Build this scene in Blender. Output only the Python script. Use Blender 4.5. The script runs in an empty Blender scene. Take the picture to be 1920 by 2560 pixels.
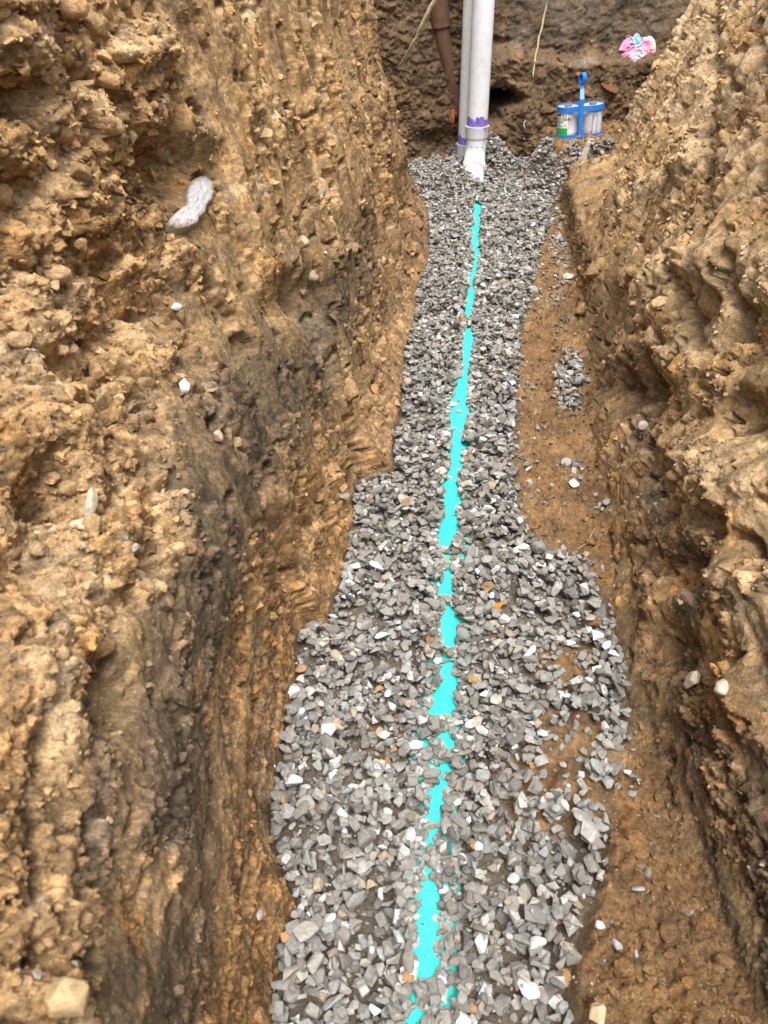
import bpy, bmesh, math, random
import numpy as np
from mathutils import Vector, Matrix, noise as mnoise

# ------------------------------------------------------------------ camera, sky, sun, exposure
sc = bpy.context.scene
random.seed(7)
RNG = np.random.default_rng(11)
CAM_H, PITCH, FPX = 1.15, math.radians(38), 1880.0
cam_data = bpy.data.cameras.new("camera")
cam = bpy.data.objects.new("camera", cam_data)
sc.collection.objects.link(cam)
cam.location = (0, 0, CAM_H)
cam.rotation_euler = (math.radians(90) - PITCH, 0, 0)
cam_data.sensor_fit = 'VERTICAL'
cam_data.sensor_height = 36
cam_data.lens = FPX / 2560 * 36
cam_data.clip_start, cam_data.clip_end = 0.02, 500
cam_data.dof.use_dof = True
cam_data.dof.focus_distance = 2.0
cam_data.dof.aperture_fstop = 9.0
sc.camera = cam

world = bpy.data.worlds.new("World")
sc.world = world
world.use_nodes = True
wn, wl = world.node_tree.nodes, world.node_tree.links
sky = wn.new('ShaderNodeTexSky')
sky.sky_type = 'NISHITA'
sky.sun_disc = False
sky.sun_elevation = math.radians(67)
sky.sun_rotation = math.radians(172)
sky.air_density, sky.dust_density, sky.ozone_density = 1.0, 2.5, 1.0
hs = wn.new('ShaderNodeHueSaturation')          # overcast: the clouds wash most of the blue out
hs.inputs['Saturation'].default_value = 0.18
bg = wn['Background']
bg.inputs['Strength'].default_value = 0.095
wl.new(sky.outputs[0], hs.inputs['Color'])
wl.new(hs.outputs[0], bg.inputs['Color'])
sun_data = bpy.data.lights.new("sun", 'SUN')
sun_data.energy = 1.5
sun_data.angle = math.radians(32)
sun_data.color = (1.0, 0.96, 0.9)
sun = bpy.data.objects.new("sun", sun_data)
sc.collection.objects.link(sun)
# the sun stands behind the camera, high up
sd = Vector((0.06, -0.42, 1.0)).normalized()
sun.rotation_euler = sd.to_track_quat('Z', 'Y').to_euler()
sc.view_settings.view_transform = 'Standard'
sc.view_settings.look = 'None'
sc.view_settings.gamma = 1
sc.view_settings.use_curve_mapping = False
sc.view_settings.exposure = 1.8

# ------------------------------------------------------------------ helpers
C = sc.collection
SS = 1920 / 1659.0                                  # measurements were read off a 1659 px wide copy
cP, sP = math.cos(PITCH), math.sin(PITCH)


def lin(r, g, b):
    f = lambda v: v / 12.92 if v <= 0.04045 else ((v + 0.055) / 1.055) ** 2.4
    return (f(r / 255), f(g / 255), f(b / 255))


def ray(x, y):
    u = (x * SS - 960) / FPX
    v = (1280 - y * SS) / FPX
    return np.array([u, cP + v * sP, -sP + v * cP])


def gp(x, y, h=0.0):
    d = ray(x, y)
    return np.array([0, 0, CAM_H]) + d * ((h - CAM_H) / d[2])


def at_y(x, y, Y):
    d = ray(x, y)
    return np.array([0, 0, CAM_H]) + d * (Y / d[1])


def proj(P):
    fw = P[..., 1] * cP - (P[..., 2] - CAM_H) * sP
    up = P[..., 1] * sP + (P[..., 2] - CAM_H) * cP
    fw = np.where(fw < 0.02, 0.02, fw)
    return (960 + FPX * P[..., 0] / fw) / SS, (1280 - FPX * up / fw) / SS, fw


def sst(a, b, x):
    t = np.clip((x - a) / (b - a), 0, 1)
    return t * t * (3 - 2 * t)


def hsh(ix, iy, iz, seed):
    h = (ix.astype(np.int64) * 374761393 + iy.astype(np.int64) * 668265263 + iz.astype(np.int64) * 2147483647 % 4294967291 + seed * 974634777)
    h = (h ^ (h >> 13)) & 0xFFFFFFFF
    h = (h * 1274126177) & 0xFFFFFFFF
    h = (h ^ (h >> 16)) & 0xFFFFFFFF
    h = (h * 2246822519) & 0xFFFFFFFF
    return ((h ^ (h >> 15)) & 0xFFFFFF) / float(0x1000000)


def pnoise(x, y, seed=0):
    """2-D gradient noise, about -1..1"""
    ix, iy = np.floor(x), np.floor(y)
    fx, fy = x - ix, y - iy
    ux, uy = fx * fx * fx * (fx * (fx * 6 - 15) + 10), fy * fy * fy * (fy * (fy * 6 - 15) + 10)
    z = np.zeros_like(ix)
    r = []
    for dx in (0, 1):
        for dy in (0, 1):
            a = hsh(ix + dx, iy + dy, z, seed) * 2 * np.pi
            r.append(np.cos(a) * (fx - dx) + np.sin(a) * (fy - dy))
    return 1.5 * ((r[0] * (1 - uy) + r[1] * uy) * (1 - ux) + (r[2] * (1 - uy) + r[3] * uy) * ux)


def fbm(x, y, seed=0, oct=4, gain=0.5, lac=2.03):
    s, a, t = 0, 1.0, 0
    for k in range(oct):
        s = s + a * pnoise(x, y, seed + 17 * k)
        t += a
        a *= gain
        x, y = x * lac + 3.7, y * lac - 1.3
    return s / t


def clods(x, y, seed=0, jit=0.95):
    """rounded lumps with creases: (height 0..1, random per lump)"""
    ix, iy = np.floor(x), np.floor(y)
    z = np.zeros_like(ix)
    f1 = np.full(x.shape, 9.0)
    f2 = np.full(x.shape, 9.0)
    rid = np.zeros(x.shape)
    for dx in (-1, 0, 1):
        for dy in (-1, 0, 1):
            cx, cy = ix + dx, iy + dy
            qx = cx + 0.5 + jit * (hsh(cx, cy, z, seed) - 0.5)
            qy = cy + 0.5 + jit * (hsh(cx, cy, z, seed + 1) - 0.5)
            d = np.sqrt((x - qx) ** 2 + (y - qy) ** 2)
            nearer = d < f1
            f2 = np.where(nearer, f1, np.minimum(f2, d))
            rid = np.where(nearer, hsh(cx, cy, z, seed + 2), rid)
            f1 = np.where(nearer, d, f1)
    e = np.clip((f2 - f1) / 0.55, 0, 1)
    return (1 - (1 - e) ** 2) * (0.25 + 0.75 * rid), rid


def new_obj(name, me, mat=None, parent=None, kind=None):
    o = bpy.data.objects.new(name, me)
    C.objects.link(o)
    if mat is not None:
        me.materials.append(mat)
    if parent is not None:
        o.parent = parent
    if kind:
        o['kind'] = kind
    return o


def tag(o, label, cat, group=None):
    o['label'] = label
    o['category'] = cat
    if group:
        o['group'] = group
    return o


def thing(name, label, cat, loc=(0, 0, 0), rot=(0, 0, 0), group=None):
    o = bpy.data.objects.new(name, None)
    o.empty_display_size = 0.05
    C.objects.link(o)
    o.location = loc
    o.rotation_euler = rot
    return tag(o, label, cat, group)


def fast_mesh(name, V, F, col=None, smooth=True):
    """V (n,3); F (m,3|4) int array; col (n,3) vertex colours"""
    me = bpy.data.meshes.new(name)
    V = np.ascontiguousarray(V, dtype=np.float32)
    F = np.ascontiguousarray(F, dtype=np.int32)
    k = F.shape[1]
    me.vertices.add(len(V))
    me.vertices.foreach_set('co', V.ravel())
    me.loops.add(F.size)
    me.loops.foreach_set('vertex_index', F.ravel())
    me.polygons.add(len(F))
    me.polygons.foreach_set('loop_start', np.arange(0, F.size, k, dtype=np.int32))
    me.polygons.foreach_set('loop_total', np.full(len(F), k, dtype=np.int32))
    me.polygons.foreach_set('use_smooth', np.full(len(F), smooth, dtype=bool))
    me.update(calc_edges=True)
    me.validate()
    if col is not None:
        a = me.color_attributes.new('Col', 'FLOAT_COLOR', 'POINT')
        a.data.foreach_set('color', np.c_[col, np.ones(len(col))].astype(np.float32).ravel())
    return me


def grid_faces(nu, nv, flip=False):
    i = np.arange(nu * nv).reshape(nu, nv)
    f = np.stack([i[:-1, :-1], i[1:, :-1], i[1:, 1:], i[:-1, 1:]], -1).reshape(-1, 4)
    return f[:, ::-1] if flip else f


def grid_normals(P, flip=False):
    n = np.cross(np.gradient(P, axis=0), np.gradient(P, axis=1))
    n /= np.linalg.norm(n, axis=-1, keepdims=True) + 1e-12
    return -n if flip else n


def bm_mesh(name, bm, smooth=True):
    me = bpy.data.meshes.new(name)
    bmesh.ops.recalc_face_normals(bm, faces=bm.faces)
    bm.to_mesh(me)
    bm.free()
    for p in me.polygons:
        p.use_smooth = smooth
    return me


def ring_tube(path, radii, seg=32, cap=True, closed=False, name='tube'):
    """a round tube along a list of points, with one radius per point"""
    bm = bmesh.new()
    path = [Vector(p) for p in path]
    n = len(path)
    rings = []
    ref = None
    for i, p in enumerate(path):
        a = path[i - 1] if (i or closed) else p
        b = path[(i + 1) % n] if (i < n - 1 or closed) else p
        t = (b - a).normalized()
        if ref is None:
            ref = Vector((1, 0, 0)) if abs(t.x) < 0.9 else Vector((0, 1, 0))
        ref = (ref - t * ref.dot(t)).normalized()
        s = t.cross(ref)
        rings.append([bm.verts.new(p + (ref * math.cos(2 * math.pi * k / seg) + s * math.sin(2 * math.pi * k / seg)) * radii[i]) for k in range(seg)])
    for i in range(n if closed else n - 1):
        A, B = rings[i], rings[(i + 1) % n]
        for k in range(seg):
            bm.faces.new((A[k], A[(k + 1) % seg], B[(k + 1) % seg], B[k]))
    if cap and not closed:
        bm.faces.new(rings[0][::-1])
        bm.faces.new(rings[-1])
    return bm


def sharp_by_angle(me, deg=35):
    bm = bmesh.new()
    bm.from_mesh(me)
    for e in bm.edges:
        if len(e.link_faces) == 2 and e.calc_face_angle(0) > math.radians(deg):
            e.smooth = False
    bm.to_mesh(me)
    bm.free()
    return me


# ------------------------------------------------------------------ materials
def mat_new(name):
    m = bpy.data.materials.new(name)
    m.use_nodes = True
    nt = m.node_tree
    return m, nt.nodes, nt.links, nt.nodes['Principled BSDF']


def nd(ns, typ, **kw):
    n = ns.new(typ)
    for k, v in kw.items():
        if k in n.inputs:
            n.inputs[k].default_value = v
        else:
            setattr(n, k, v)
    return n


def mixc(ns, ls, a, b, fac, mode='MIX'):
    m = ns.new('ShaderNodeMix')
    m.data_type = 'RGBA'
    m.blend_type = mode
    for sock, v in ((m.inputs[6], a), (m.inputs[7], b), (m.inputs[0], fac)):
        if hasattr(v, 'links'):
            ls.new(v, sock)
        else:
            sock.default_value = v if not isinstance(v, tuple) else (*v, 1)[:4]
    return m.outputs[2]


def ramp(ns, ls, inp, stops):
    r = ns.new('ShaderNodeValToRGB')
    while len(r.color_ramp.elements) < len(stops):
        r.color_ramp.elements.new(0.5)
    for e, (p, c) in zip(r.color_ramp.elements, stops):
        e.position = p
        e.color = (c, c, c, 1) if not isinstance(c, tuple) else (*c, 1)
    ls.new(inp, r.inputs[0])
    return r.outputs[0]


def soil_material(name, bump=1.0, glint=0.006):
    m, ns, ls, b = mat_new(name)
    tc = nd(ns, 'ShaderNodeTexCoord')
    col = nd(ns, 'ShaderNodeAttribute', attribute_name='Col')
    n1 = nd(ns, 'ShaderNodeTexNoise', Scale=95.0, Detail=6.0, Roughness=0.68)
    n2 = nd(ns, 'ShaderNodeTexNoise', Scale=420.0, Detail=4.0, Roughness=0.7)
    v = nd(ns, 'ShaderNodeTexVoronoi', Scale=380.0)
    for n in (n1, n2, v):
        ls.new(tc.outputs['Object'], n.inputs['Vector'])
    f1 = ramp(ns, ls, n1.outputs[0], [(0.3, 0.58), (0.5, 1.0), (0.72, 1.45)])
    c = mixc(ns, ls, col.outputs['Color'], f1, 1.0, 'MULTIPLY')
    f2 = ramp(ns, ls, n2.outputs[0], [(0.32, 0.55), (0.5, 1.0), (0.7, 1.45)])
    c = mixc(ns, ls, c, f2, 1.0, 'MULTIPLY')
    # pale quartz grains among the clay
    sep = nd(ns, 'ShaderNodeSeparateColor')
    ls.new(v.outputs['Color'], sep.inputs[0])
    g = ramp(ns, ls, sep.outputs[0], [(1 - glint - 0.01, 0.0), (1 - glint, 1.0)])
    gm = nd(ns, 'ShaderNodeMath', operation='MULTIPLY')
    ls.new(g, gm.inputs[0])
    gm.inputs[1].default_value = 0.42
    c = mixc(ns, ls, c, (0.62, 0.55, 0.45), gm.outputs[0])
    ls.new(c, b.inputs['Base Color'])
    b.inputs['Roughness'].default_value = 0.88
    b.inputs['Specular IOR Level'].default_value = 0.25
    add = nd(ns, 'ShaderNodeMath', operation='MULTIPLY_ADD')
    ls.new(n2.outputs[0], add.inputs[0])
    add.inputs[1].default_value = 0.45
    ls.new(n1.outputs[0], add.inputs[2])
    bp = nd(ns, 'ShaderNodeBump', Strength=bump, Distance=0.006)
    ls.new(add.outputs[0], bp.inputs['Height'])
    ls.new(bp.outputs[0], b.inputs['Normal'])
    return m


def stone_material(name, from_object):
    m, ns, ls, b = mat_new(name)
    tc = nd(ns, 'ShaderNodeTexCoord')
    if from_object:
        src = nd(ns, 'ShaderNodeObjectInfo').outputs['Color']
        vec = nd(ns, 'ShaderNodeNewGeometry').outputs['Position']
    else:
        src = nd(ns, 'ShaderNodeAttribute', attribute_name='Col').outputs['Color']
        vec = nd(ns, 'ShaderNodeNewGeometry').outputs['Position']
    n1 = nd(ns, 'ShaderNodeTexNoise', Scale=110.0, Detail=6.0, Roughness=0.7)
    n2 = nd(ns, 'ShaderNodeTexNoise', Scale=480.0, Detail=3.0, Roughness=0.7)
    n3 = nd(ns, 'ShaderNodeTexNoise', Scale=38.0, Detail=4.0, Roughness=0.6)
    for n in (n1, n2, n3):
        ls.new(vec, n.inputs['Vector'])
    f1 = ramp(ns, ls, n1.outputs[0], [(0.3, 0.7), (0.52, 1.0), (0.72, 1.22)])
    c = mixc(ns, ls, src, f1, 1.0, 'MULTIPLY')
    f2 = ramp(ns, ls, n2.outputs[0], [(0.30, 0.62), (0.44, 0.98), (0.7, 1.2)])
    c = mixc(ns, ls, c, f2, 1.0, 'MULTIPLY')
    # thin brown soil film on some of the faces
    f3 = ramp(ns, ls, n3.outputs[0], [(0.48, 0.0), (0.70, 0.48)])
    c = mixc(ns, ls, c, (0.235, 0.175, 0.115), f3)
    ls.new(c, b.inputs['Base Color'])
    b.inputs['Roughness'].default_value = 0.78
    b.inputs['Specular IOR Level'].default_value = 0.3
    bp = nd(ns, 'ShaderNodeBump', Strength=0.35, Distance=0.003)
    ls.new(n1.outputs[0], bp.inputs['Height'])
    ls.new(bp.outputs[0], b.inputs['Normal'])
    return m


def plain_material(name, rgb, rough=0.5, spec=0.4, mottle=0.12, scale=40.0, dirt=None, dirt_amt=0.0, bump=0.0):
    m, ns, ls, b = mat_new(name)
    tc = nd(ns, 'ShaderNodeTexCoord')
    n1 = nd(ns, 'ShaderNodeTexNoise', Scale=scale, Detail=5.0, Roughness=0.65)
    ls.new(tc.outputs['Object'], n1.inputs['Vector'])
    f = ramp(ns, ls, n1.outputs[0], [(0.3, 1 - mottle), (0.7, 1 + mottle)])
    c = mixc(ns, ls, rgb, f, 1.0, 'MULTIPLY')
    if dirt:
        n2 = nd(ns, 'ShaderNodeTexNoise', Scale=scale * 0.35, Detail=7.0, Roughness=0.7)
        ls.new(tc.outputs['Object'], n2.inputs['Vector'])
        g = ramp(ns, ls, n2.outputs[0], [(0.5, 0.0), (0.75, dirt_amt)])
        c = mixc(ns, ls, c, dirt, g)
    ls.new(c, b.inputs['Base Color'])
    b.inputs['Roughness'].default_value = rough
    b.inputs['Specular IOR Level'].default_value = spec
    if bump:
        bp = nd(ns, 'ShaderNodeBump', Strength=bump, Distance=0.003)
        ls.new(n1.outputs[0], bp.inputs['Height'])
        ls.new(bp.outputs[0], b.inputs['Normal'])
    return m


M_SOIL = soil_material('soil')
M_STONE = stone_material('crushed_stone', False)
M_STONE_ONE = stone_material('crushed_stone_single', True)

# soil colours (dry albedo)
TAN, PALE, BROWN, ORANGE, OCHRE = (np.array(c) for c in ((.465, .288, .132), (.64, .47, .28), (.255, .148, .068), (.48, .24, .068), (.45, .275, .10)))
DARK, GREY, UMBER, GREYBR = (np.array(c) for c in ((.092, .073, .057), (.20, .165, .13), (.15, .09, .045), (.21, .155, .105)))


def blend(c, d, w):
    return c * (1 - w[..., None]) + d * w[..., None]


def keep_hue(c, top=.66):
    """limit the brightness without shifting the hue"""
    m = np.max(c, axis=-1, keepdims=True)
    return np.maximum(c * np.minimum(1, top / np.maximum(m, 1e-6)), .012)


def soil_colour(a, b, seed):
    """patchy clay: tan ground with brown, pale, orange and ochre bodies"""
    c = np.broadcast_to(TAN, a.shape + (3,)).copy()
    c = blend(c, BROWN, sst(-0.05, 0.45, fbm(a / .16, b / .16, seed, 5, .6)) * .75)
    c = blend(c, PALE, sst(0.0, 0.42, fbm(a / .11, b / .09, seed + 5, 5, .6)) * .8)
    c = blend(c, ORANGE, sst(0.12, 0.48, fbm(a / .09, b / .11, seed + 9, 5, .6)) * .75)
    c = blend(c, OCHRE, sst(0.25, 0.5, fbm(a / .05, b / .12, seed + 13, 4)) * .6)
    return c


# ------------------------------------------------------------------ plan of the trench (measured edges)
LEFT_PX = [(585, 2212), (580, 2130), (600, 2030), (640, 1950), (615, 1900), (585, 1830), (580, 1750), (590, 1650), (610, 1560), (635, 1450),
           (640, 1380), (665, 1345), (700, 1335), (735, 1260), (745, 1180), (755, 1100), (762, 1042), (848, 1012), (850, 940), (865, 870), (870, 760),
           (890, 690), (900, 620), (925, 560), (925, 480), (912, 420), (925, 372)]
RFOOT_PX = [(1540, 2212), (1470, 1950), (1405, 1750), (1380, 1600), (1350, 1480), (1310, 1250), (1290, 1150), (1265, 1000), (1260, 850), (1240, 700), (1225, 560), (1205, 440)]
RGRAV_PX = [(1235, 2212), (1215, 2130), (1240, 2070), (1262, 1990), (1285, 1920), (1300, 1850), (1300, 1740), (1335, 1640), (1357, 1550), (1345, 1450), (1325, 1370), (1302, 1290),
            (1250, 1215), (1170, 1178), (1130, 1148), (1112, 1050), (1110, 950), (1113, 850), (1122, 720), (1142, 640), (1160, 560), (1188, 470), (1200, 415)]


def edge(px):
    P = np.array([gp(*q) for q in px])
    o = np.argsort(P[:, 1])
    P = P[o]
    return P[:, 1], P[:, 0]


def fn(px, y_ext=((-1.0, None), (6.0, None))):
    Y, X = edge(px)
    return lambda y: np.interp(y, Y, X)


left_edge, right_foot, right_grav = fn(LEFT_PX), fn(RFOOT_PX), fn(RGRAV_PX)
PIPE_PX = [(888, 2212), (918, 2000), (938, 1750), (962, 1500), (968, 1300), (972, 1100), (990, 900), (1010, 740), (1018, 600), (1030, 450)]
pipe_fx = fn(PIPE_PX)
BACK_Y = 4.86
TOP = 1.52


def end_step(Y):                                    # the trench widens into a pit round the pipes
    return sst(4.12, 4.32, Y)


def left_line(Y):
    """the bank's own line, without the fallen heaps at its foot"""
    return sum(left_edge(np.clip(Y * f, .37, 4.1)) for f in (.6, .7, .8, .9, 1.0, 1.1, 1.2, 1.3, 1.4)) / 9 - .012


def left_base(Y, h):
    w = sst(.0, .17, h + .05 * fbm(Y / .12, h / .1, 97, 2))
    foot = left_edge(np.minimum(Y, 4.1)) * (1 - w) + left_line(Y) * w
    near = 1 - sst(1.0, 1.9, Y)
    prof = (.04 - .022 * near) * (1 - np.exp(-np.maximum(h, 0) / .05)) + (.20 - .13 * near) * h + .11 * near * sst(.36, .85, h)
    # the upper left bank stands further back close to the camera
    prof = prof + .10 * sst(.45, .8, h) * (1 - sst(.8, 1.5, Y))
    return foot - prof - .42 * end_step(Y + .5 * h)


def right_base(Y, h):
    foot = right_foot(np.minimum(Y, 4.1))
    hp = np.maximum(h, 0)
    far, end = sst(2.0, 3.0, Y), sst(3.1, 3.9, Y)
    wob = .04 * fbm(Y / .3, h / .3, 98, 2)
    near_p = .28 * hp
    far_p = (.07 + .13 * end) * sst(.15, .24, h + wob) + .10 * hp + .37 * np.maximum(h - .22, 0)
    prof = .018 * (1 - np.exp(-hp / .04)) + near_p * (1 - far) + far_p * far
    return foot + prof + .55 * end_step(Y - .25 * h + .05)


DIRT = [(1225, 1430, .065, .042), (1240, 1605, .08, .036), (1185, 1690, .075, .032), (1255, 1730, .05, .02), (830, 1570, .05, .012), (1085, 1335, .035, .014)]
DIRT_AT = [(*gp(x, y)[:2], r, a) for x, y, r, a in DIRT]


def dirt_amount(X, Y):
    w = 0
    for cx, cy, r, a in DIRT_AT:
        k = ((X - cx) / r) ** 2 + ((Y - cy) / (1.15 * r)) ** 2
        w = np.maximum(w, np.exp(-k ** 1.4))
    return w


def floor_h(X, Y):
    """height of the trench bottom (under the gravel where there is gravel)"""
    xl, xr, xg = left_edge(Y), right_foot(Y), right_grav(Y)
    h = 0.012 * fbm(X / .2, Y / .2, 3, 3)
    out = sst(-0.004, .02, X - xg)
    h = h + out * (.012 + .02 * sst(0, .25, X - xg))
    h = h - .030 * (1 - sst(-.06, .012, X - xg)) * sst(-.01, .01, X - xl)
    for cx, cy, r, a in DIRT_AT:
        h = h + a * np.exp(-(((X - cx) / r) ** 2 + ((Y - cy) / (1.15 * r)) ** 2) ** 1.4) * (.8 + .5 * fbm(X / .04, Y / .04, 33, 3))
    # heaps: loose lumps at the near right, ledge with the can carrier, gravel banked behind the pipes
    h = h + out * .035 * sst(.85, .45, Y) * (0.6 + .6 * fbm(X / .09, Y / .09, 8, 4))
    ledge = sst(.80, .98, X + .12 * fbm(X / .3, Y / .3, 21, 3)) * sst(4.12, 4.42, Y)
    h = h + .20 * ledge
    h = h + .17 * sst(4.5, 4.84, Y) * np.exp(-((X - .60) / .16) ** 2)
    h = h + .035 * np.exp(-((X - .42) / .10) ** 2 - ((Y - 4.42) / .13) ** 2)
    h = h + .05 * sst(4.2, 4.6, Y) * np.exp(-((X - .35) / .2) ** 2)
    return h


# explicit features on the banks, px: (x, y, radius_px, depth m)  + = towards the trench
LEFT_BUMPS = [(70, 940, 95, .05), (60, 700, 60, .03), (130, 800, 35, -.05), (150, 690, 30, -.03), (40, 210, 42, -.09), (50, 420, 60, -.03), (250, 140, 90, .035), (210, 280, 60, .03),
              (372, 350, 68, -.075), (300, 250, 50, .03), (170, 440, 90, .04), (420, 300, 40, .03), (300, 560, 120, .015), (300, 680, 80, -.02), (205, 740, 45, -.03), (100, 1060, 60, -.045),
              (190, 1000, 60, .02), (60, 1430, 110, .045), (250, 1500, 60, -.02), (95, 2075, 28, -.07), (120, 2150, 60, .04), (390, 560, 50, .02), (260, 890, 60, -.025), (50, 1250, 60, -.03),
              (640, 640, 60, -.02), (800, 240, 50, .03), (850, 330, 40, .02), (480, 850, 60, .02), (330, 760, 60, .02), (700, 560, 40, .015)]
RIGHT_BUMPS = [(1470, 1230, 55, -.05), (1545, 1120, 32, -.05), (1380, 840, 55, -.05), (1560, 1030, 70, .04), (1480, 960, 60, .03), (1600, 1240, 50, .03), (1580, 560, 90, .04), (1420, 620, 70, .03),
               (1640, 720, 60, -.03), (1500, 650, 60, -.025), (1440, 1400, 50, -.03), (1600, 1500, 70, .03), (1530, 820, 60, .025), (1500, 330, 50, .03), (1400, 400, 40, .02), (1620, 900, 50, -.03)]


def bank(side):
    left = side == 'left'
    if left:
        nu, nv = 850, 446
    else:
        nu, nv = 610, 385
    near, far = .17, 4.85
    Ys = near * (far / near) ** np.linspace(0, 1, nu - 40)
    Ys = np.r_[np.linspace(-1.2, near - .012, 40), Ys]
    hs_ = np.linspace(-.09, TOP, nv)
    Y, h = np.meshgrid(Ys, hs_, indexing='ij')
    base = (left_base if left else right_base)(Y, h)
    sgn = 1.0 if left else -1.0
    B = np.stack([base, Y, h], -1)
    px, py, fw = proj(B)
    sd_ = 100 if left else 300
    qv_, qh_ = Y + .05 * h, h - .22 * Y
    drag = sst(1150, 1500, py)
    # zone masks with ragged borders
    wob = fbm(Y / .22, h / .22, sd_ + 70, 4) * 55
    X_ = px + wob
    if left:
        rough = .25 + .75 * (1 - sst(330, 520, X_ + .12 * np.maximum(py - 900, 0)))
        rough = np.where(py > 1250, rough * .75, rough)
        flute = sst(430, 560, X_) * (1 - .5 * sst(1500, 2000, py))
        flat = sst(-.14, .08, pnoise(np.where(drag > .5, qh_, qv_) / .06, np.where(drag > .5, Y, h) / .35, sd_ + 80) + .3 * fbm(Y / .2, h / .2, sd_ + 81, 3)) * sst(250, 420, X_ + .25 * np.maximum(py - 900, 0))
        drag = sst(1150, 1500, py)
    else:
        rough = .55 + .35 * sst(1330, 1450, X_) * (1 - .5 * sst(1350, 1650, py))
        flute = .9 + .5 * sst(1.2, 2.2, Y)
        flat = sst(-.08, .12, pnoise(np.where(drag > .5, h - .04 * Y, Y + .05 * h) / .07, np.where(drag > .5, Y, h) / .4, sd_ + 80) + .3 * fbm(Y / .2, h / .2, sd_ + 81, 3))
        drag = sst(1100, 1500, py)
    big = .034 * fbm(Y / .42, h / .36, sd_, 3) + .016 * fbm(Y / .14, h / .13, sd_ + 1, 3)
    # bucket tooth marks: upright far away, dragged along the trench close by
    qv = Y + .05 * h + .012 * fbm(Y / .1, h / .15, sd_ + 3, 2)
    qh = h - (.22 if left else .04) * Y + .012 * fbm(Y / .2, h / .1, sd_ + 4, 2)
    flv = pnoise(qv / .055, h / .9, sd_ + 5) * .020 + pnoise(qv / .02, h / .5, sd_ + 6) * .007
    flh = pnoise(qh / .055, Y / .6, sd_ + 7) * .018 + pnoise(qh / .018, Y / .3, sd_ + 8) * .006
    fl = (flv * (1 - drag) + flh * drag * (.35 + .65 * sst(.12, .3, h))) * flute
    wx, wy = .012 * fbm(Y / .05, h / .05, sd_ + 11, 3), .012 * fbm(Y / .05, h / .05, sd_ + 12, 3)
    Yw, hw = Y + wx, h + wy
    c0, r0 = clods(Yw / .085, hw / .07, sd_ + 20)
    c1, r1 = clods(Yw / .034, hw / .029, sd_ + 23)
    c2, r2 = clods(Yw / .0135, hw / .012, sd_ + 26)
    c3, r3 = clods(Yw / .0065, hw / .006, sd_ + 29)
    flat = flat * (sst(.06, .22, h) if left else 1)
    keep = 1 - .85 * flat
    fv = flute * (1 - drag) * (1 if left else 1 - .75 * sst(2.2, 3.2, Y))
    c4, r4 = clods((Yw + .05 * h) / .012, hw / .05, sd_ + 44)
    c2, r2 = c2 * (1 - .7 * fv) + c4 * .7 * fv, r2 * (1 - .6 * fv) + r4 * .6 * fv
    sel1 = sst(-.15, .25, fbm(Y / .12, h / .12, sd_ + 31, 3))
    d = big + fl
    d = d + rough * ((.036 if left else .022) * (c0 - .4)) * keep
    d = d + (1 - .45 * sst(1.5, 3, Y)) * (1 if left else .62) * (.22 + .78 * rough) * (.0175 * sel1 + .006) * (c1 - .4) * keep
    d = d + ((.0088 if left else .0105) * (c2 - .4) + .0052 * (c3 - .4)) * (.25 + .75 * keep) * (.6 + .5 * rough)
    d = d + .0045 * fbm(Y / .02, h / .02, sd_ + 33, 4, .65) * (.4 + .6 * keep)
    d = d + (RNG.random(d.shape) - .5) * .0011 * np.clip(fw, .5, 5) * (.4 + .6 * keep)
    pit = sst(.26, .40, fbm(Yw / .07, hw / .05, sd_ + 35, 4))
    d = d - pit * .045 * (.25 + .75 * rough)
    for (x, y, r, a) in (LEFT_BUMPS if left else RIGHT_BUMPS):
        k = ((px - x) + .35 * wob) ** 2 + ((py - y) + .35 * wob) ** 2
        w = np.exp(-(k / (r * r)) ** 1.5)
        d = d + a * (1.9 if a < 0 else 1.25) * w * (.8 + .4 * fbm(Y / .05, h / .05, sd_ + 41, 3))
    groove = np.zeros_like(px)
    if not left:
        for (x0, y0, x1, y1, w_) in ((1545, -40, 1530, 690, 15), (1590, 480, 1600, 760, 12), (1470, 560, 1500, 800, 9), (1395, 700, 1385, 860, 14), (1640, 60, 1652, 420, 12)):
            f = np.clip((py - y0) / (y1 - y0), 0, 1)
            dist = np.abs(px - (x0 + (x1 - x0) * f) + 14 * fbm(Y / .08, h / .2, sd_ + 45, 3))
            groove = np.maximum(groove, np.exp(-(dist / w_) ** 2) * sst(0, .12, f) * sst(1, .85, f))
        d = d - .035 * groove
    # fade at the very foot so that the bank meets the floor
    lipfade = 1 - sst(TOP - .12, TOP - .02, h)
    d = d * (.35 + .65 * sst(-.02, .10, h)) * (.3 + .7 * lipfade)
    nb = grid_normals(B)
    nb = nb * np.sign(nb[..., :1] * sgn + 1e-9)
    P = B + nb * d[..., None]
    sag = rough * keep
    P[..., 2] += (.010 * (c1 - .4) + .004 * (c2 - .4)) * sag * lipfade - .35 * np.maximum(d - .02, 0) * lipfade
    P[..., 1] += (.008 * fbm(Y / .03, h / .03, sd_ + 43, 3)) * sag
    # ---- colour: soil tones set by height, distance and noise
    col = soil_colour(Y, h, sd_ + 50)
    flat_ = flat
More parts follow.
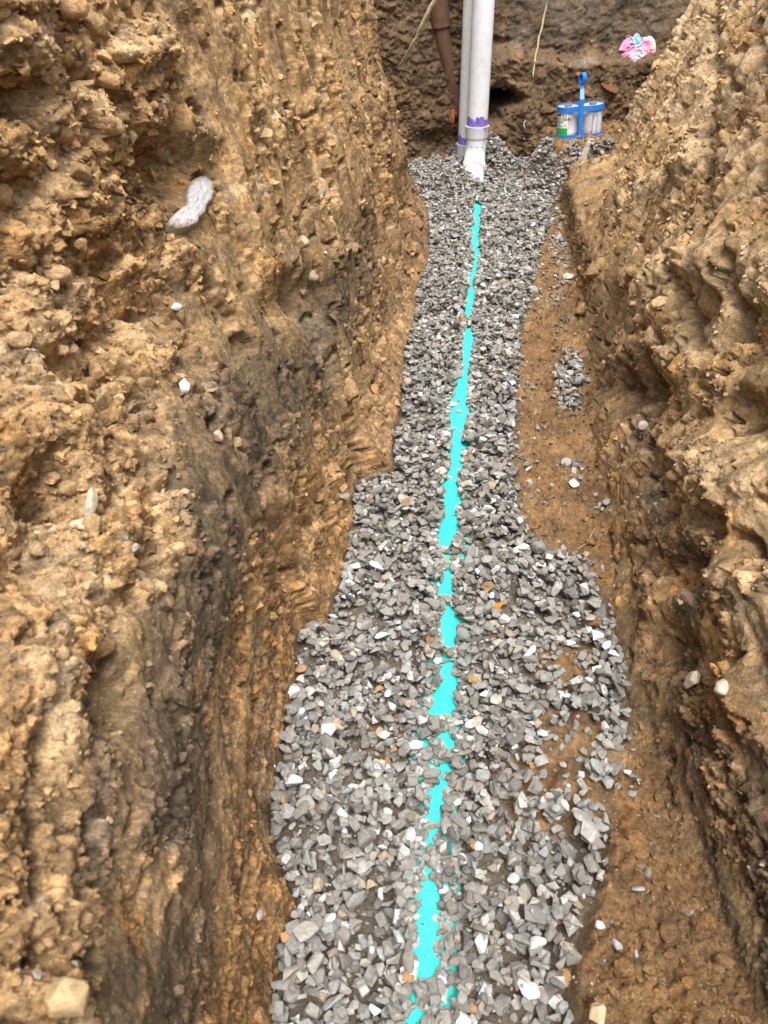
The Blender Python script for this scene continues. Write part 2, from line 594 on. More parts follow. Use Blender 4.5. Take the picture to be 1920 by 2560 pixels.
    if left:
        # dark organic layer about 30 cm above the gravel, rising away from the camera
        lay = h - (.25 + .10 * (1 - sst(.9, 1.6, Y)) + .13 * np.minimum(Y, 1.2) - .05 * np.maximum(Y - 1.2, 0) + .05 * fbm(Y / .25, h / .2, sd_ + 60, 4))
        layer = np.exp(-(lay / .14) ** 2) * (1 - sst(2.0, 2.9, Y)) * sst(-.5, -.08, fbm(Y / .2 + 5, h / .12, sd_ + 61, 4))
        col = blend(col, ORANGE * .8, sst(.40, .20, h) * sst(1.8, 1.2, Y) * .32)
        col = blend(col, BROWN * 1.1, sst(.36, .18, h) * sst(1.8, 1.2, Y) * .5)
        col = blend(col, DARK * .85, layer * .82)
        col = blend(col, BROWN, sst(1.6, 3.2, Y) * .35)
        col = blend(col, UMBER, sst(2.5, 3.8, Y) * .45 + 0 * Y)  # darker brown with distance along the bank
        col = blend(col, PALE, rough * sst(.5, .9, r0) * (1 - layer) * .35)
    else:
        col = blend(col, PALE, sst(.2, .45, h) * .8 * sst(-.35, .15, fbm(Y / .3, h / .2, sd_ + 62, 3)))
        lay = h - (.20 + .05 * fbm(Y / .25, h / .2, sd_ + 60, 4))
        layer = np.exp(-(lay / .10) ** 2) * sst(-.25, .25, fbm(Y / .25 + 5, h / .15, sd_ + 61, 4)) * sst(2.8, 1.8, Y)
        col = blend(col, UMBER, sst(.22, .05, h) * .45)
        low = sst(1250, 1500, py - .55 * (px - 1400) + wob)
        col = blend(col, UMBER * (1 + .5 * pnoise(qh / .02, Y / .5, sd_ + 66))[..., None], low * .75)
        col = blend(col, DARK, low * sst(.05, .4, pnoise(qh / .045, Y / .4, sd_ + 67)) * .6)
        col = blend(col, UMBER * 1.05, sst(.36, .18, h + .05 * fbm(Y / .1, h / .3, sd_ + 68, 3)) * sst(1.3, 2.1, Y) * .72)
        col = blend(col, DARK * 1.35, layer * .75)
    col = blend(col, UMBER * 1.1, groove * .7)  # grooves coloured darker than the bank around them
    # upright stains where water and the bucket dragged one soil over another
    st = pnoise(qv / .035, h / .7, sd_ + 90) + .6 * pnoise(qv / .013, h / .4, sd_ + 91)
    wst = (1 - drag) * (sst(380, 520, X_) if left else np.ones_like(px))
    col = blend(col, UMBER, sst(.15, .7, st) * wst * .65)
    col = blend(col, OCHRE, sst(.2, .8, -st) * wst * .5)
    st2 = pnoise(qh / .03, Y / .5, sd_ + 92) + .6 * pnoise(qh / .011, Y / .3, sd_ + 93)
    col = blend(col, DARK * 1.5, sst(.2, .7, st2) * drag * .6)
    col = blend(col, ORANGE, sst(.25, .8, -st2) * drag * .45)
    # smeared clay: greyer and smoother
    smear = flat * sst(.05, .5, pnoise(np.where(drag > .5, qh, qv) / .03, np.where(drag > .5, Y, h) / .5, sd_ + 64) + .25)
    col = blend(col, np.array([.24, .17, .085]), smear * .6)
    if left:
        col = blend(col, DARK, layer * .34)
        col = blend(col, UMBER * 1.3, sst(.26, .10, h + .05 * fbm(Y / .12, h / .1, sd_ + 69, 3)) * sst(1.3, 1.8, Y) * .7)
    # every lump has its own tone
    tone = (.70 + .62 * r1) * (.62 + .78 * r2) * (.70 + .62 * r3) * (.86 + .28 * r0)
    tone = 1 + (tone - 1) * (.45 + .55 * keep)
    col = col * (tone * (.80 + .40 * RNG.random(tone.shape)))[..., None]
    col = blend(col, np.array([.17, .14, .11]), sst(.22, .5, fbm(Y / .035, h / .03, sd_ + 95, 4, .65)) * .55)
    col = keep_hue(col)
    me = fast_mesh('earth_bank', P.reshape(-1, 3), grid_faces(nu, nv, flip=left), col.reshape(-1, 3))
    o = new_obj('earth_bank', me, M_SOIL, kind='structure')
    N = grid_normals(P, flip=not left)
    if (N[..., 0].mean() < 0) == left:
        N = -N
    return dict(o=o, P=P, N=N, col=col, px=proj(P), rough=rough * keep)


LB = bank('left')
RB = bank('right')


def back_wall():
    nu, nv = 360, 260
    Xs = np.linspace(-.6, 2.1, nu)
    hs_ = np.linspace(-.08, TOP + .02, nv)
    X, h = np.meshgrid(Xs, hs_, indexing='ij')
    s = 700
    base = BACK_Y + .10 * h + .10 * sst(.52, .60, h + .07 * fbm(X / .16, h / .4, s, 4)) * sst(.5, .7, X)
    B = np.stack([X, base, h], -1)
    px, py, fw = proj(B)
    up = sst(.56, .66, h + .04 * fbm(X / .2, h / .2, s + 1, 3))          # the smooth grey upper wall
    keep = 1 - .72 * up * sst(.5, .65, X)
    d = .035 * fbm(X / .35, h / .3, s + 2, 3) + .012 * fbm(X / .1, h / .1, s + 3, 3)
    d = d + pnoise(X / .06, h / .7, s + 4) * .012 * (.4 + .6 * keep)
    Xw = X + .03 * fbm(X / .06, h / .06, s + 16, 4)
    hw = h + .03 * fbm(X / .06, h / .06, s + 17, 4)
    c1, r1 = clods(Xw / .075, hw / .06, s + 5)
    c2, r2 = clods(Xw / .024, hw / .02, s + 8)
    c3, r3 = clods(Xw / .011, hw / .010, s + 11)
    d = d + (.022 * (c1 - .4) * sst(-.2, .3, fbm(X / .12, h / .12, s + 18, 3)) + .014 * (c2 - .4) * sst(-.3, .2, fbm(X / .07, h / .07, s + 19, 3)) + .008 * (c3 - .4) + .02 * fbm(X / .05, h / .04, s + 21, 5, .6)) * keep
    # flaking clay plates on the upper wall
    d = d + .008 * sst(.0, .06, fbm(X / .07, h / .05, s + 12, 4)) * (1 - keep)
    for (x, y, rx, ry, a) in [(1086, 214, 34, 17, -.34), (1050, 240, 30, 30, -.2), (1062, 92, 34, 12, -.05), (960, 320, 50, 40, -.05), (1150, 260, 26, 80, .05), (1200, 320, 80, 20, .03), (930, 260, 40, 30, .03), (1015, 250, 25, 40, -.05)]:
        k = ((px - x + 10 * fbm(X / .05, h / .05, s + 14, 3)) / rx) ** 2 + ((py - y + 8 * fbm(X / .05, h / .05, s + 15, 3)) / ry) ** 2
        d = d + a * np.exp(-k ** 1.6)
    P = B.copy()
    P[..., 1] -= d
    P[..., 2] -= .3 * np.maximum(d, 0) * keep
    c = np.broadcast_to(UMBER * 1.05, X.shape + (3,)).copy()
    c = blend(c, BROWN * 1.0, sst(-.1, .4, fbm(X / .14, h / .14, s + 20, 5, .6)) * .8)
    c = blend(c, TAN * .8, sst(.15, .5, fbm(X / .09, h / .08, s + 22, 5, .6)) * .6)
    c = blend(c, GREYBR * .9, up * sst(.4, .6, X) * sst(-.35, .15, fbm(X / .12, h / .1, s + 27, 4, .6)) * .7)
    c = blend(c, np.array([.36, .27, .19]), np.exp(-((h - .535 - .03 * fbm(X / .12, h / .3, s + 26, 3)) / .016) ** 2) * sst(.0, .3, fbm(X / .2, h / .2, s + 24, 3)) * sst(.5, .6, X) * .7)
    c = c * ((.75 + .5 * r1) * (.8 + .4 * r2))[..., None]
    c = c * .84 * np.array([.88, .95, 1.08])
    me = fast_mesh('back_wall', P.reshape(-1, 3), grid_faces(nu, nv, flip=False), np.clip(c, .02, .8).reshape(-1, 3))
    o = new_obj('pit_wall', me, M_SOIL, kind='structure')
    N = grid_normals(P)
    if N[..., 1].mean() > 0:
        N = -N
    return dict(o=o, P=P, N=N, col=c, px=proj(P), rough=keep)


BW = back_wall()


def floor():
    nu, nv = 310, 480
    near, far = .15, 5.15
    Ys = near * (far / near) ** np.linspace(0, 1, nv - 12)
    Ys = np.r_[np.linspace(-1.3, near - .02, 12), Ys]
    ts = np.linspace(0, 1, nu)
    t, Y = np.meshgrid(ts, Ys, indexing='ij')
    xl = left_edge(np.minimum(Y, 4.1)) - .12 - .5 * end_step(Y)
    xr = right_foot(np.minimum(Y, 4.1)) + .14 + .95 * end_step(Y)
    X = xl + (xr - xl) * t
    h = floor_h(X, Y)
    out = sst(-.004, .02, X - right_grav(Y))
    c1, r1 = clods(X / .045, Y / .045, 901)
    c2, r2 = clods(X / .017, Y / .017, 904)
    c3, r3 = clods(X / .008, Y / .008, 907)
    nearw = sst(.95, .5, Y)
    h = h + out * ((.010 + .034 * nearw) * (c1 - .4) * sst(-.2, .3, fbm(X / .1, Y / .1, 931, 3)) + (.011 + .006 * nearw) * (c2 - .4) + .007 * (c3 - .4) + .012 * fbm(X / .07, Y / .1, 933, 3)) + .006 * fbm(X / .03, Y / .03, 911, 4, .6) * (.4 + np.maximum(out, dirt_amount(X, Y)))
    P = np.stack([X, Y, h], -1)
    c = np.broadcast_to(BROWN * .82, X.shape + (3,)).copy()
    c = blend(c, TAN * .8, sst(0, .4, fbm(X / .1, Y / .14, 921, 5, .6)) * .6)
    c = blend(c, UMBER, sst(-.1, .35, fbm(X / .12, Y / .12, 925, 5, .6)) * .75)
    c = blend(c, ORANGE * .7, sst(.1, .45, fbm(X / .06, Y / .06, 927, 4)) * .5)
    grit = (1 - out) * (1 - dirt_amount(X, Y))
    c = blend(c, np.array([.15, .115, .08]), grit * .85)
    c = c * ((.8 + .4 * r1) * (.8 + .4 * r2))[..., None]
    me = fast_mesh('trench_floor', P.reshape(-1, 3), grid_faces(nu, nv), np.clip(c, .02, .8).reshape(-1, 3))
    o = new_obj('trench_floor', me, M_SOIL, kind='structure')
    N = grid_normals(P)
    if N[..., 2].mean() < 0:
        N = -N
    return dict(o=o, P=P, N=N, col=c, px=proj(P), rough=out)


FL = floor()


def ground():
    """the yard round the excavation, one sheet with the pit left open"""
    bm = bmesh.new()
    inner = []
    for Y in np.linspace(-1.2, 4.0, 14):
        inner.append((float(left_base(np.array(Y), np.array(TOP))) - .01, Y))
    inner.append((-.62, 4.35))
    inner.append((-.62, BACK_Y + .26))
    inner.append((2.1, BACK_Y + .26))
    inner.append((2.1, 4.6))
    for Y in np.linspace(4.0, -1.2, 14):
        inner.append((float(right_base(np.array(Y), np.array(TOP))) + .01, Y))
    cx, cy = .4, 2.0
    R1 = [bm.verts.new((x, y, TOP - .02)) for x, y in inner]
    prev = R1
    for k, f in ((1, .6), (2, 3.0), (3, 150.0)):
        cur = []
        for x, y in inner:
            dx, dy = x - cx, y - cy
            l = math.hypot(dx, dy)
            cur.append(bm.verts.new((x + dx / l * f, y + dy / l * f, TOP - .02 + .05 * random.random() * (k < 3) - .1 * (k == 3))))
        n = len(cur)
        for i in range(n):
            bm.faces.new((prev[i], prev[(i + 1) % n], cur[(i + 1) % n], cur[i]))
        prev = cur
    me = bm_mesh('ground', bm)
    a = me.color_attributes.new('Col', 'FLOAT_COLOR', 'POINT')
    for d in a.data:
        d.color = (*(BROWN * random.uniform(.8, 1.2)), 1)
    return new_obj('ground', me, M_SOIL, kind='structure')


ground()


def hit(x, y, *surfs):
    """point and normal of the earth surface seen at a measured spot"""
    best = None
    for S in surfs:
        px, py, fw = S['px']
        d2 = (px - x) ** 2 + (py - y) ** 2
        rad = 5.0
        while True:
            m = d2 < rad * rad
            if m.any():
                break
            rad *= 1.6
            if rad > 60:
                break
        if not m.any():
            continue
        fwm = np.where(m, fw, 99)
        i = np.unravel_index(np.argmin(fwm), fwm.shape)
        if best is None or fwm[i] < best[0]:
            near_ = ((px - x) ** 2 + (py - y) ** 2 < max(rad, 14.0) ** 2) & (np.abs(fw - fwm[i]) < .12)
            nm = S['N'][near_].mean(0)
            best = (fwm[i], S['P'][i], nm / np.linalg.norm(nm), S['col'][i])
    return best[1].copy(), best[2].copy(), best[3].copy()


# ------------------------------------------------------------------ crushed stone shapes
def stone_proto(seed, bev, n=13):
    r = random.Random(seed)
    bm = bmesh.new()
    sx, sy, sz = 1.0, r.uniform(.62, .95), r.uniform(.40, .72)
    for _ in range(n):
        v = Vector((r.gauss(0, 1), r.gauss(0, 1), r.gauss(0, 1))).normalized()
        e = r.uniform(.82, 1.0)
        m = max(abs(v.x), abs(v.y), abs(v.z))
        v = v.lerp(v / m * .8, .55) * e
        bm.verts.new((v.x * sx, v.y * sy, v.z * sz))
    res = bmesh.ops.convex_hull(bm, input=bm.verts)
    bmesh.ops.delete(bm, geom=list({g for g in res['geom_interior'] + res['geom_unused'] if isinstance(g, bmesh.types.BMVert)}), context='VERTS')
    bmesh.ops.dissolve_limit(bm, angle_limit=math.radians(16), verts=bm.verts, edges=bm.edges)
    if bev:
        bmesh.ops.bevel(bm, geom=list(bm.edges), offset=.075, segments=1, affect='EDGES', clamp_overlap=True)
    bmesh.ops.triangulate(bm, faces=bm.faces)
    bmesh.ops.recalc_face_normals(bm, faces=bm.faces)
    V = np.array([v.co for v in bm.verts])
    bm.verts.index_update()
    F = np.array([[v.index for v in f.verts] for f in bm.faces])
    bm.free()
    return V, F


def cut_rock(seed, sub=3):
    """a broken rock: a ball trimmed by random planes, roughened"""
    r = random.Random(seed)
    bm = bmesh.new()
    bmesh.ops.create_icosphere(bm, subdivisions=sub, radius=1)
    V = np.array([v.co for v in bm.verts])
    bm.verts.index_update()
    F = np.array([[v.index for v in f.verts] for f in bm.faces])
    bm.free()
    for _ in range(13):
        n = np.array([r.gauss(0, 1) for _ in range(3)])
        n /= np.linalg.norm(n)
        d = V @ n - r.uniform(.52, .88)
        V = V - np.maximum(d, 0)[:, None] * n
    V = V * np.array([1, r.uniform(.7, .95), r.uniform(.7, .95)])
    V = V * (1 + .07 * fbm(V[:, 0] * 2.1 + V[:, 2] * 1.7, V[:, 1] * 2.1 - V[:, 2] * 1.3, seed, 4, .6))[:, None]
    return V / np.abs(V[:, 0]).max(), F


PROTO_HI = [stone_proto(1000 + i, True) for i in range(26)]
PROTO_LO = [stone_proto(1000 + i, False) for i in range(26)]
PROTO_ME = [fast_mesh('stone', V, F, smooth=False) for V, F in PROTO_HI]
for me in PROTO_ME:
    me.materials.append(M_STONE_ONE)
PROTO_CR = [stone_proto(2000 + i, False, 10) for i in range(16)]

STONE_COLS = [((.215, .206, .19), 34), ((.275, .267, .25), 24), ((.155, .15, .14), 17), ((.38, .36, .325), 8), ((.26, .272, .27), 8), ((.47, .462, .45), 6.0), ((.62, .63, .65), 1.7),
              ((.33, .27, .20), 3), ((.13, .12, .11), 2.5), ((.33, .19, .09), .7)]
SC_C = np.array([c for c, w in STONE_COLS])
SC_W = np.array([w for c, w in STONE_COLS], float)
SC_W /= SC_W.sum()


def stone_colour():
    return SC_C[RNG.choice(len(SC_C), p=SC_W)] * RNG.uniform(.86, 1.16)


def rot_matrix(flat=.55):
    """random turn, mostly lying on the flat side"""
    a = RNG.uniform(0, 2 * np.pi)
    tilt = RNG.normal(0, flat)
    b = RNG.uniform(0, 2 * np.pi)
    return (Matrix.Rotation(b, 3, 'Z') @ Matrix.Rotation(tilt, 3, 'X') @ Matrix.Rotation(a, 3, 'Z'))


def mass_mesh(name, items, protos):
    """items: (proto, 3x3 matrix incl. scale, loc, colour) joined into one mesh"""
    Vs, Fs, Cs = [], [], []
    off = 0
    for k, Mx, loc, c in items:
        V, F = protos[k]
        Vs.append(V @ np.asarray(Mx).T + loc)
        Fs.append(F + off)
        Cs.append(np.broadcast_to(c, (len(V), 3)))
        off += len(V)
    return fast_mesh(name, np.concatenate(Vs), np.concatenate(Fs), np.concatenate(Cs), smooth=False)


# ------------------------------------------------------------------ the strip of pipe left bare: (y, left, right) measured
BARE = [(300, 1030, 1030), (436, 1030, 1030), (440, 1022, 1040), (470, 1020, 1042), (500, 1014, 1035), (540, 1018, 1036), (575, 1020, 1035), (600, 1009, 1025), (650, 1005, 1025), (680, 1001, 1020), (688, 1010, 1012), (706, 1014, 1014), (710, 1004, 1022),
        (740, 995, 1025), (770, 997, 1017), (800, 995, 1015), (830, 987, 1015), (860, 972, 1014), (900, 967, 1010), (930, 970, 998), (970, 972, 1001), (1000, 972, 1002), (1020, 966, 990), (1055, 957, 985), (1080, 957, 1000),
        (1098, 962, 984), (1130, 952, 990), (1160, 948, 985), (1182, 945, 972), (1186, 960, 962), (1198, 960, 962), (1200, 960, 981), (1230, 963, 974), (1250, 958, 979), (1282, 946, 976), (1288, 966, 970), (1306, 966, 970), (1320, 961, 986), (1345, 946, 990),
        (1372, 950, 990), (1396, 959, 985), (1406, 970, 974), (1428, 970, 974), (1436, 957, 985), (1445, 950, 976), (1480, 945, 989), (1520, 934, 990), (1545, 932, 980), (1556, 962, 966), (1582, 966, 968), (1590, 944, 978), (1610, 960, 986), (1618, 968, 972), (1652, 952, 954),
        (1660, 945, 966), (1690, 938, 957), (1720, 930, 950), (1758, 917, 960), (1782, 914, 946), (1800, 926, 941), (1826, 933, 942), (1834, 938, 938), (1880, 928, 928), (1890, 917, 925), (1905, 915, 935), (1920, 905, 952), (1960, 905, 945), (2000, 900, 948), (2050, 895, 936),
        (2080, 892, 948), (2100, 893, 944), (2114, 893, 908), (2120, 898, 899), (2152, 893, 894), (2160, 889, 904), (2190, 890, 913), (2212, 884, 911), (2300, 870, 905)]
bY = np.array([b[0] for b in BARE], float)
bL = np.array([b[1] for b in BARE], float)
bR = np.array([b[2] for b in BARE], float)


def bare_clear(x, y, fw, r):
    """True when a stone of radius r (m) centred on this measured spot would lie on the bare strip"""
    rp = r * FPX / SS / fw
    for dy in (-.35 * rp, 0, .35 * rp):
        l, rr = np.interp(y + dy, bY, bL), np.interp(y + dy, bY, bR)
        l, rr = l + 5 * mnoise.noise((y / 9, 1.5, 0)) + (1 if y > 1050 else 2.5), rr - 5 * mnoise.noise((y / 8, 7.5, 0)) - 1
        if rr - l > 7 and l - .10 * rp < x < rr + .10 * rp:
            return True
    return False


# ------------------------------------------------------------------ gravel: stones dropped one after another on a height field
PIPE_R = .0572
CELL = .005
gx0, gx1, gy0, gy1 = -.32, 1.62, .16, 4.92
nxg, nyg = int((gx1 - gx0) / CELL), int((gy1 - gy0) / CELL)
gX, gY = np.meshgrid(gx0 + CELL * (np.arange(nxg) + .5), gy0 + CELL * (np.arange(nyg) + .5), indexing='ij')
HF = floor_h(gX, gY)
HF0 = HF.copy()
crown = -.001 - PIPE_R + np.sqrt(np.maximum(PIPE_R ** 2 - (gX - pipe_fx(gY)) ** 2, 0))
HF = np.where((np.abs(gX - pipe_fx(gY)) < PIPE_R * .98) & (gY < 4.25), np.maximum(HF, crown), HF)
HFP = HF.copy()

# how much gravel lies where (0..1)
inside = sst(-.006, .012, gX - left_edge(gY)) * sst(-.006, .010, right_grav(gY) - gX)
qx, qy, _ = proj(np.stack([gX, gY, HF0], -1))
dens = inside.copy()
wob2 = 16 * fbm(gX / .05, gY / .05, 51, 3)


def patch(x, y, rx, ry, a, sign=1):
    global dens
    k = ((qx - x + wob2) / rx) ** 2 + ((qy - y + wob2) / ry) ** 2
    w = np.exp(-k ** 2)
    dens = np.maximum(dens, a * w) if sign > 0 else dens * (1 - a * w)


# dirt showing through
patch(1225, 1430, 62, 42, .85, -1)
patch(1240, 1610, 70, 70, .72, -1)
patch(1190, 1690, 70, 60, .62, -1)
patch(1270, 1730, 40, 60, .5, -1)
patch(1290, 1560, 40, 40, .5, -1)
patch(1180, 1560, 60, 50, .35, -1)
patch(830, 1580, 60, 80, .25, -1)
patch(1080, 1340, 60, 30, .2, -1)
# scatterings on the earth bench and on the pile
for p in [(1228, 830, 32, 62, .95), (1215, 545, 26, 40, .35), (1205, 640, 30, 30, .18), (1232, 1015, 26, 40, .35), (1298, 1098, 26, 20, .55), (1310, 1400, 34, 34, .6), (1315, 1480, 40, 60, .55), (1262, 1225, 40, 26, .5),
          (1215, 480, 22, 20, .4), (1270, 335, 62, 24, .95), (1230, 372, 46, 26, .95), (1190, 410, 34, 30, .9), (1320, 322, 26, 14, .9), (1215, 600, 20, 20, .25), (1235, 700, 20, 30, .12), (1350, 1700, 26, 40, .25)]:
    patch(*p)
dens = np.maximum(dens, .22 * np.exp(-np.maximum(gX - right_grav(gY), 0) / .03) * (gX > right_grav(gY)) * (gX < right_foot(gY)) * (gY < 4.1))
dens = np.maximum(dens, .012 * (gX > right_grav(gY)) * (gX < right_foot(gY)) * (gY < 4.1))
dens = np.where(gY > 4.1, np.maximum(dens, sst(4.84, 4.7, gY) * sst(.02, .10, gX) * sst(.74, .62, gX)), dens)
dens = np.where((gY > 4.4) & (gX < .05), 0, dens)
pipes_at = [(.514, 4.64, .062), (.486, 4.78, .06)]


def drop(n, rmin, rmax, power, lift, need):
    out = []
    cand = np.argwhere(dens > .005)
    w = dens[cand[:, 0], cand[:, 1]] ** 1.0
    # stones are as many per square metre everywhere
    pick = RNG.choice(len(cand), size=n, p=w / w.sum())
    jit = RNG.uniform(-.5, .5, (n, 2)) * CELL
    rr = rmin * (rmax / rmin) ** (RNG.uniform(0, 1, n) ** power)
    for q, (dx, dy), r in zip(pick, jit, rr):
        i, j = cand[q]
        if dens[i, j] < need:
            r *= .8
        x, y = gX[i, j] + dx, gY[i, j] + dy
        if any((x - a) ** 2 + (y - b) ** 2 < (c + .5 * r) ** 2 for a, b, c in pipes_at):
            continue
        if x + .45 * r > right_grav(y) and y < 4.1 and inside[i, j] > .5:
            x -= .3 * r
        if x - .8 * r < left_edge(y) and y < 4.1:
            x = left_edge(y) + .8 * r
        k = max(1, int(r * .8 / CELL))
        i0, i1, j0, j1 = max(i - k, 0), min(i + k + 1, nxg), max(j - k, 0), min(j + k + 1, nyg)
        H = HF[i0:i1, j0:j1]
        h = .55 * H.mean() + .45 * H.max()
        over = h - HF0[i, j]
        onpipe = abs(x - pipe_fx(y)) < .05 and y < 4.3
        if over > lift + (.018 if onpipe else 0) and RNG.random() < .8:
            continue
        qx_, qy_, fw_ = proj(np.array([x, y, max(h, 0)]))
        if (onpipe or abs(x - pipe_fx(y)) < .09) and y < 4.3 and bare_clear(qx_, qy_, fw_, r):
            continue
        R = rot_matrix()
        sc_ = np.array([r, r * RNG.uniform(.75, 1.1), r * RNG.uniform(.75, 1.1)])
        Mx = np.array(R) @ np.diag(sc_)
        half = r * .46
        z = h + half * .55
        D2 = (gX[i0:i1, j0:j1] - x) ** 2 + (gY[i0:i1, j0:j1] - y) ** 2
        top = z + half * np.sqrt(np.maximum(1 - D2 / (r * .85) ** 2, 0))
        m = D2 < (r * .8) ** 2
        HF[i0:i1, j0:j1] = np.where(m, np.maximum(H, top - .001), H)
        out.append([int(RNG.integers(26)), Mx, np.array([x, y, z]), stone_colour(), r])
    return out


STONES = []
STONES += drop(5500, .009, .017, 1.0, .030, .4)
STONES += drop(5000, .010, .020, 1.0, .038, .4)
STONES += drop(4500, .004, .008, 1.0, .044, .0)
STONES += drop(5500, .009, .025, 1.5, .046, .4)
STONES += drop(2800, .009, .018, 1.2, .050, .5)
STONES += drop(3200, .0022, .0055, 1.0, .06, .0)
# whatever else of the pipe would show gets stones laid over it
COV = np.zeros(HF.shape, bool)


def cover(x, y, r):
    k = int(r / CELL) + 1
    i, j = int((x - gx0) / CELL), int((y - gy0) / CELL)
    a, b, c, d = max(i - k, 0), i + k + 1, max(j - k, 0), j + k + 1
    COV[a:b, c:d] |= (gX[a:b, c:d] - x) ** 2 + (gY[a:b, c:d] - y) ** 2 < (.48 * r) ** 2


for q in STONES:
    if abs(q[2][0] - float(pipe_fx(np.array(q[2][1])))) < .08 and q[2][2] > -.02:
        cover(q[2][0], q[2][1], q[4])
for y0 in np.arange(.22, 4.36, .0085):
    for dx in (-.044, -.037, -.030, -.023, -.016, -.009, -.002, .005, .012, .019, .026, .033, .040, .046):
        x, y = float(pipe_fx(np.array(y0))) + dx + RNG.normal(0, .003), y0 + RNG.normal(0, .003)
        i, j = int((x - gx0) / CELL), int((y - gy0) / CELL)
        cr = -.001 - PIPE_R + math.sqrt(PIPE_R ** 2 - min(abs(dx) + .006, .055) ** 2)
        if COV[i, j]:
            continue
        r = RNG.uniform(.0075, .014)
        a, b, c = proj(np.array([x, y, .003]))
        if bare_clear(a, b, c, r):
            r *= .6
            if bare_clear(a, b, c, r):
                continue
        R = rot_matrix(.3)
        z = min(HF[i, j], HFP[i, j] + .008) + r * .28
        cover(x, y, r)
        STONES.append([int(RNG.integers(26)), np.array(R) @ np.diag([r, r * RNG.uniform(.8, 1.1), r * RNG.uniform(.75, 1.1)]), np.array([x, y, z]), stone_colour(), r])
        k = max(1, int(r * .7 / CELL))
        HF[i - k:i + k + 1, j - k:j + k + 1] = np.maximum(HF[i - k:i + k + 1, j - k:j + k + 1], z + r * .35)
# a few stones lying loose on the strip
for y0 in (.62, .80, 1.02, 1.36, 1.62, 1.86, 2.02, 2.25, 2.50, 2.78, 2.95, 3.12, 3.3, 3.48, 3.62, 3.78, 3.9):
    x, r = float(pipe_fx(np.array(y0))) + RNG.normal(0, .012), RNG.uniform(.007, .012)
    STONES.append([int(RNG.integers(26)), np.array(rot_matrix(.25)) @ np.diag([r, r * .9, r * .8]), np.array([x, y0, -.003 + r * .3]), stone_colour(), r])
# grit lying on the bare pipe
for _ in range(420):
    y = .2 + 4.0 * RNG.random() ** 1.4
    x = float(pipe_fx(np.array(y))) + RNG.uniform(-.035, .035)
    r = RNG.uniform(.0012, .0034)
    z = -.001 - PIPE_R + math.sqrt(PIPE_R ** 2 - (x - float(pipe_fx(np.array(y)))) ** 2)
    STONES.append([int(RNG.integers(26)), np.array(rot_matrix(1)) * r, np.array([x, y, z + r * .3]), stone_colour() * .7, r])

# a few stones picked out by eye: (x, y, long radius px, turn deg, colour)
WHITE, LGREY, ORST, DKST = (.68, .69, .71), (.58, .58, .57), (.42, .22, .07), (.07, .065, .06)
for (x, y, rp, ang, colr) in [(978, 876, 12, 35, WHITE), (991, 890, 10, 0, (.33, .29, .25)), (632, 1500, 24, 30, (.66, .66, .66)), (840, 1462, 14, 60, WHITE), (838, 1500, 13, 80, WHITE), (897, 1612, 24, 20, (.68, .66, .66)),
                              (957, 1022, 22, 20, (.46, .40, .34)), (1022, 1470, 15, 0, (.36, .23, .09)), (1118, 1190, 15, 30, WHITE), (1130, 1185, 16, 25, (.62, .65, .68)), (1075, 1230, 10, 0, WHITE), (1045, 1500, 13, 60, WHITE),
                              (1308, 1397, 20, 50, WHITE), (1290, 1448, 16, 10, (.66, .65, .63)), (1325, 1415, 15, -40, WHITE), (1233, 1392, 14, -20, WHITE), (1185, 1205, 12, 0, WHITE), (1245, 1330, 12, -20, WHITE),
                              (722, 1678, 18, 40, WHITE), (635, 1692, 26, 10, (.50, .53, .54)), (1045, 2040, 34, 70, (.66, .64, .62)), (1270, 1800, 38, 70, (.40, .39, .37)), (1140, 2140, 34, -35, (.56, .58, .60)), (1160, 2045, 30, 25, (.46, .45, .43)),
                              (715, 1985, 16, 40, (.72, .71, .70)), (1110, 1900, 20, 30, (.52, .55, .57)), (625, 1530, 16, 0, (.25, .26, .25)), (700, 1390, 20, 60, (.5, .47, .43)), (720, 1362, 22, 150, (.19, .17, .15)), (1205, 1795, 20, 10, (.33, .34, .34)),
                              (955, 1832, 18, 40, (.50, .46, .42)), (931, 1790, 22, -10, (.36, .33, .29)), (965, 1548, 10, 0, ORST), (998, 1556, 12, 20, DKST), (630, 2110, 28, 20, (.34, .31, .28)), (678, 2080, 32, 60, (.33, .31, .28)), (660, 2010, 36, 25, (.36, .34, .31)),
                              (1088, 1305, 12, 30, (.40, .2, .07)), (1105, 830, 12, 20, (.6, .65, .68)), (1130, 1360, 20, 0, (.25, .24, .21)), (940, 1985, 12, 70, (.6, .6, .6)), (868, 2115, 20, 15, (.45, .42, .38)), (885, 2115, 14, 0, (.45, .24, .08))]:
    p = gp(x, y, .012)
    i, j = int((p[0] - gx0) / CELL), int((p[1] - gy0) / CELL)
    z = HF[max(0, i - 1):i + 2, max(0, j - 1):j + 2].mean()
    p = gp(x, y, z)
    fw = proj(p)[2]
    r = rp * SS * float(fw) / FPX
    R = np.array(Matrix.Rotation(math.radians(ang), 3, 'Z') @ Matrix.Rotation(RNG.normal(0, .2), 3, 'X'))
    STONES.append([int(RNG.integers(26)), R @ np.diag([r, r * .95, r * .95]), np.array([p[0], p[1], z + r * .25]), np.array(colr), r * 3])

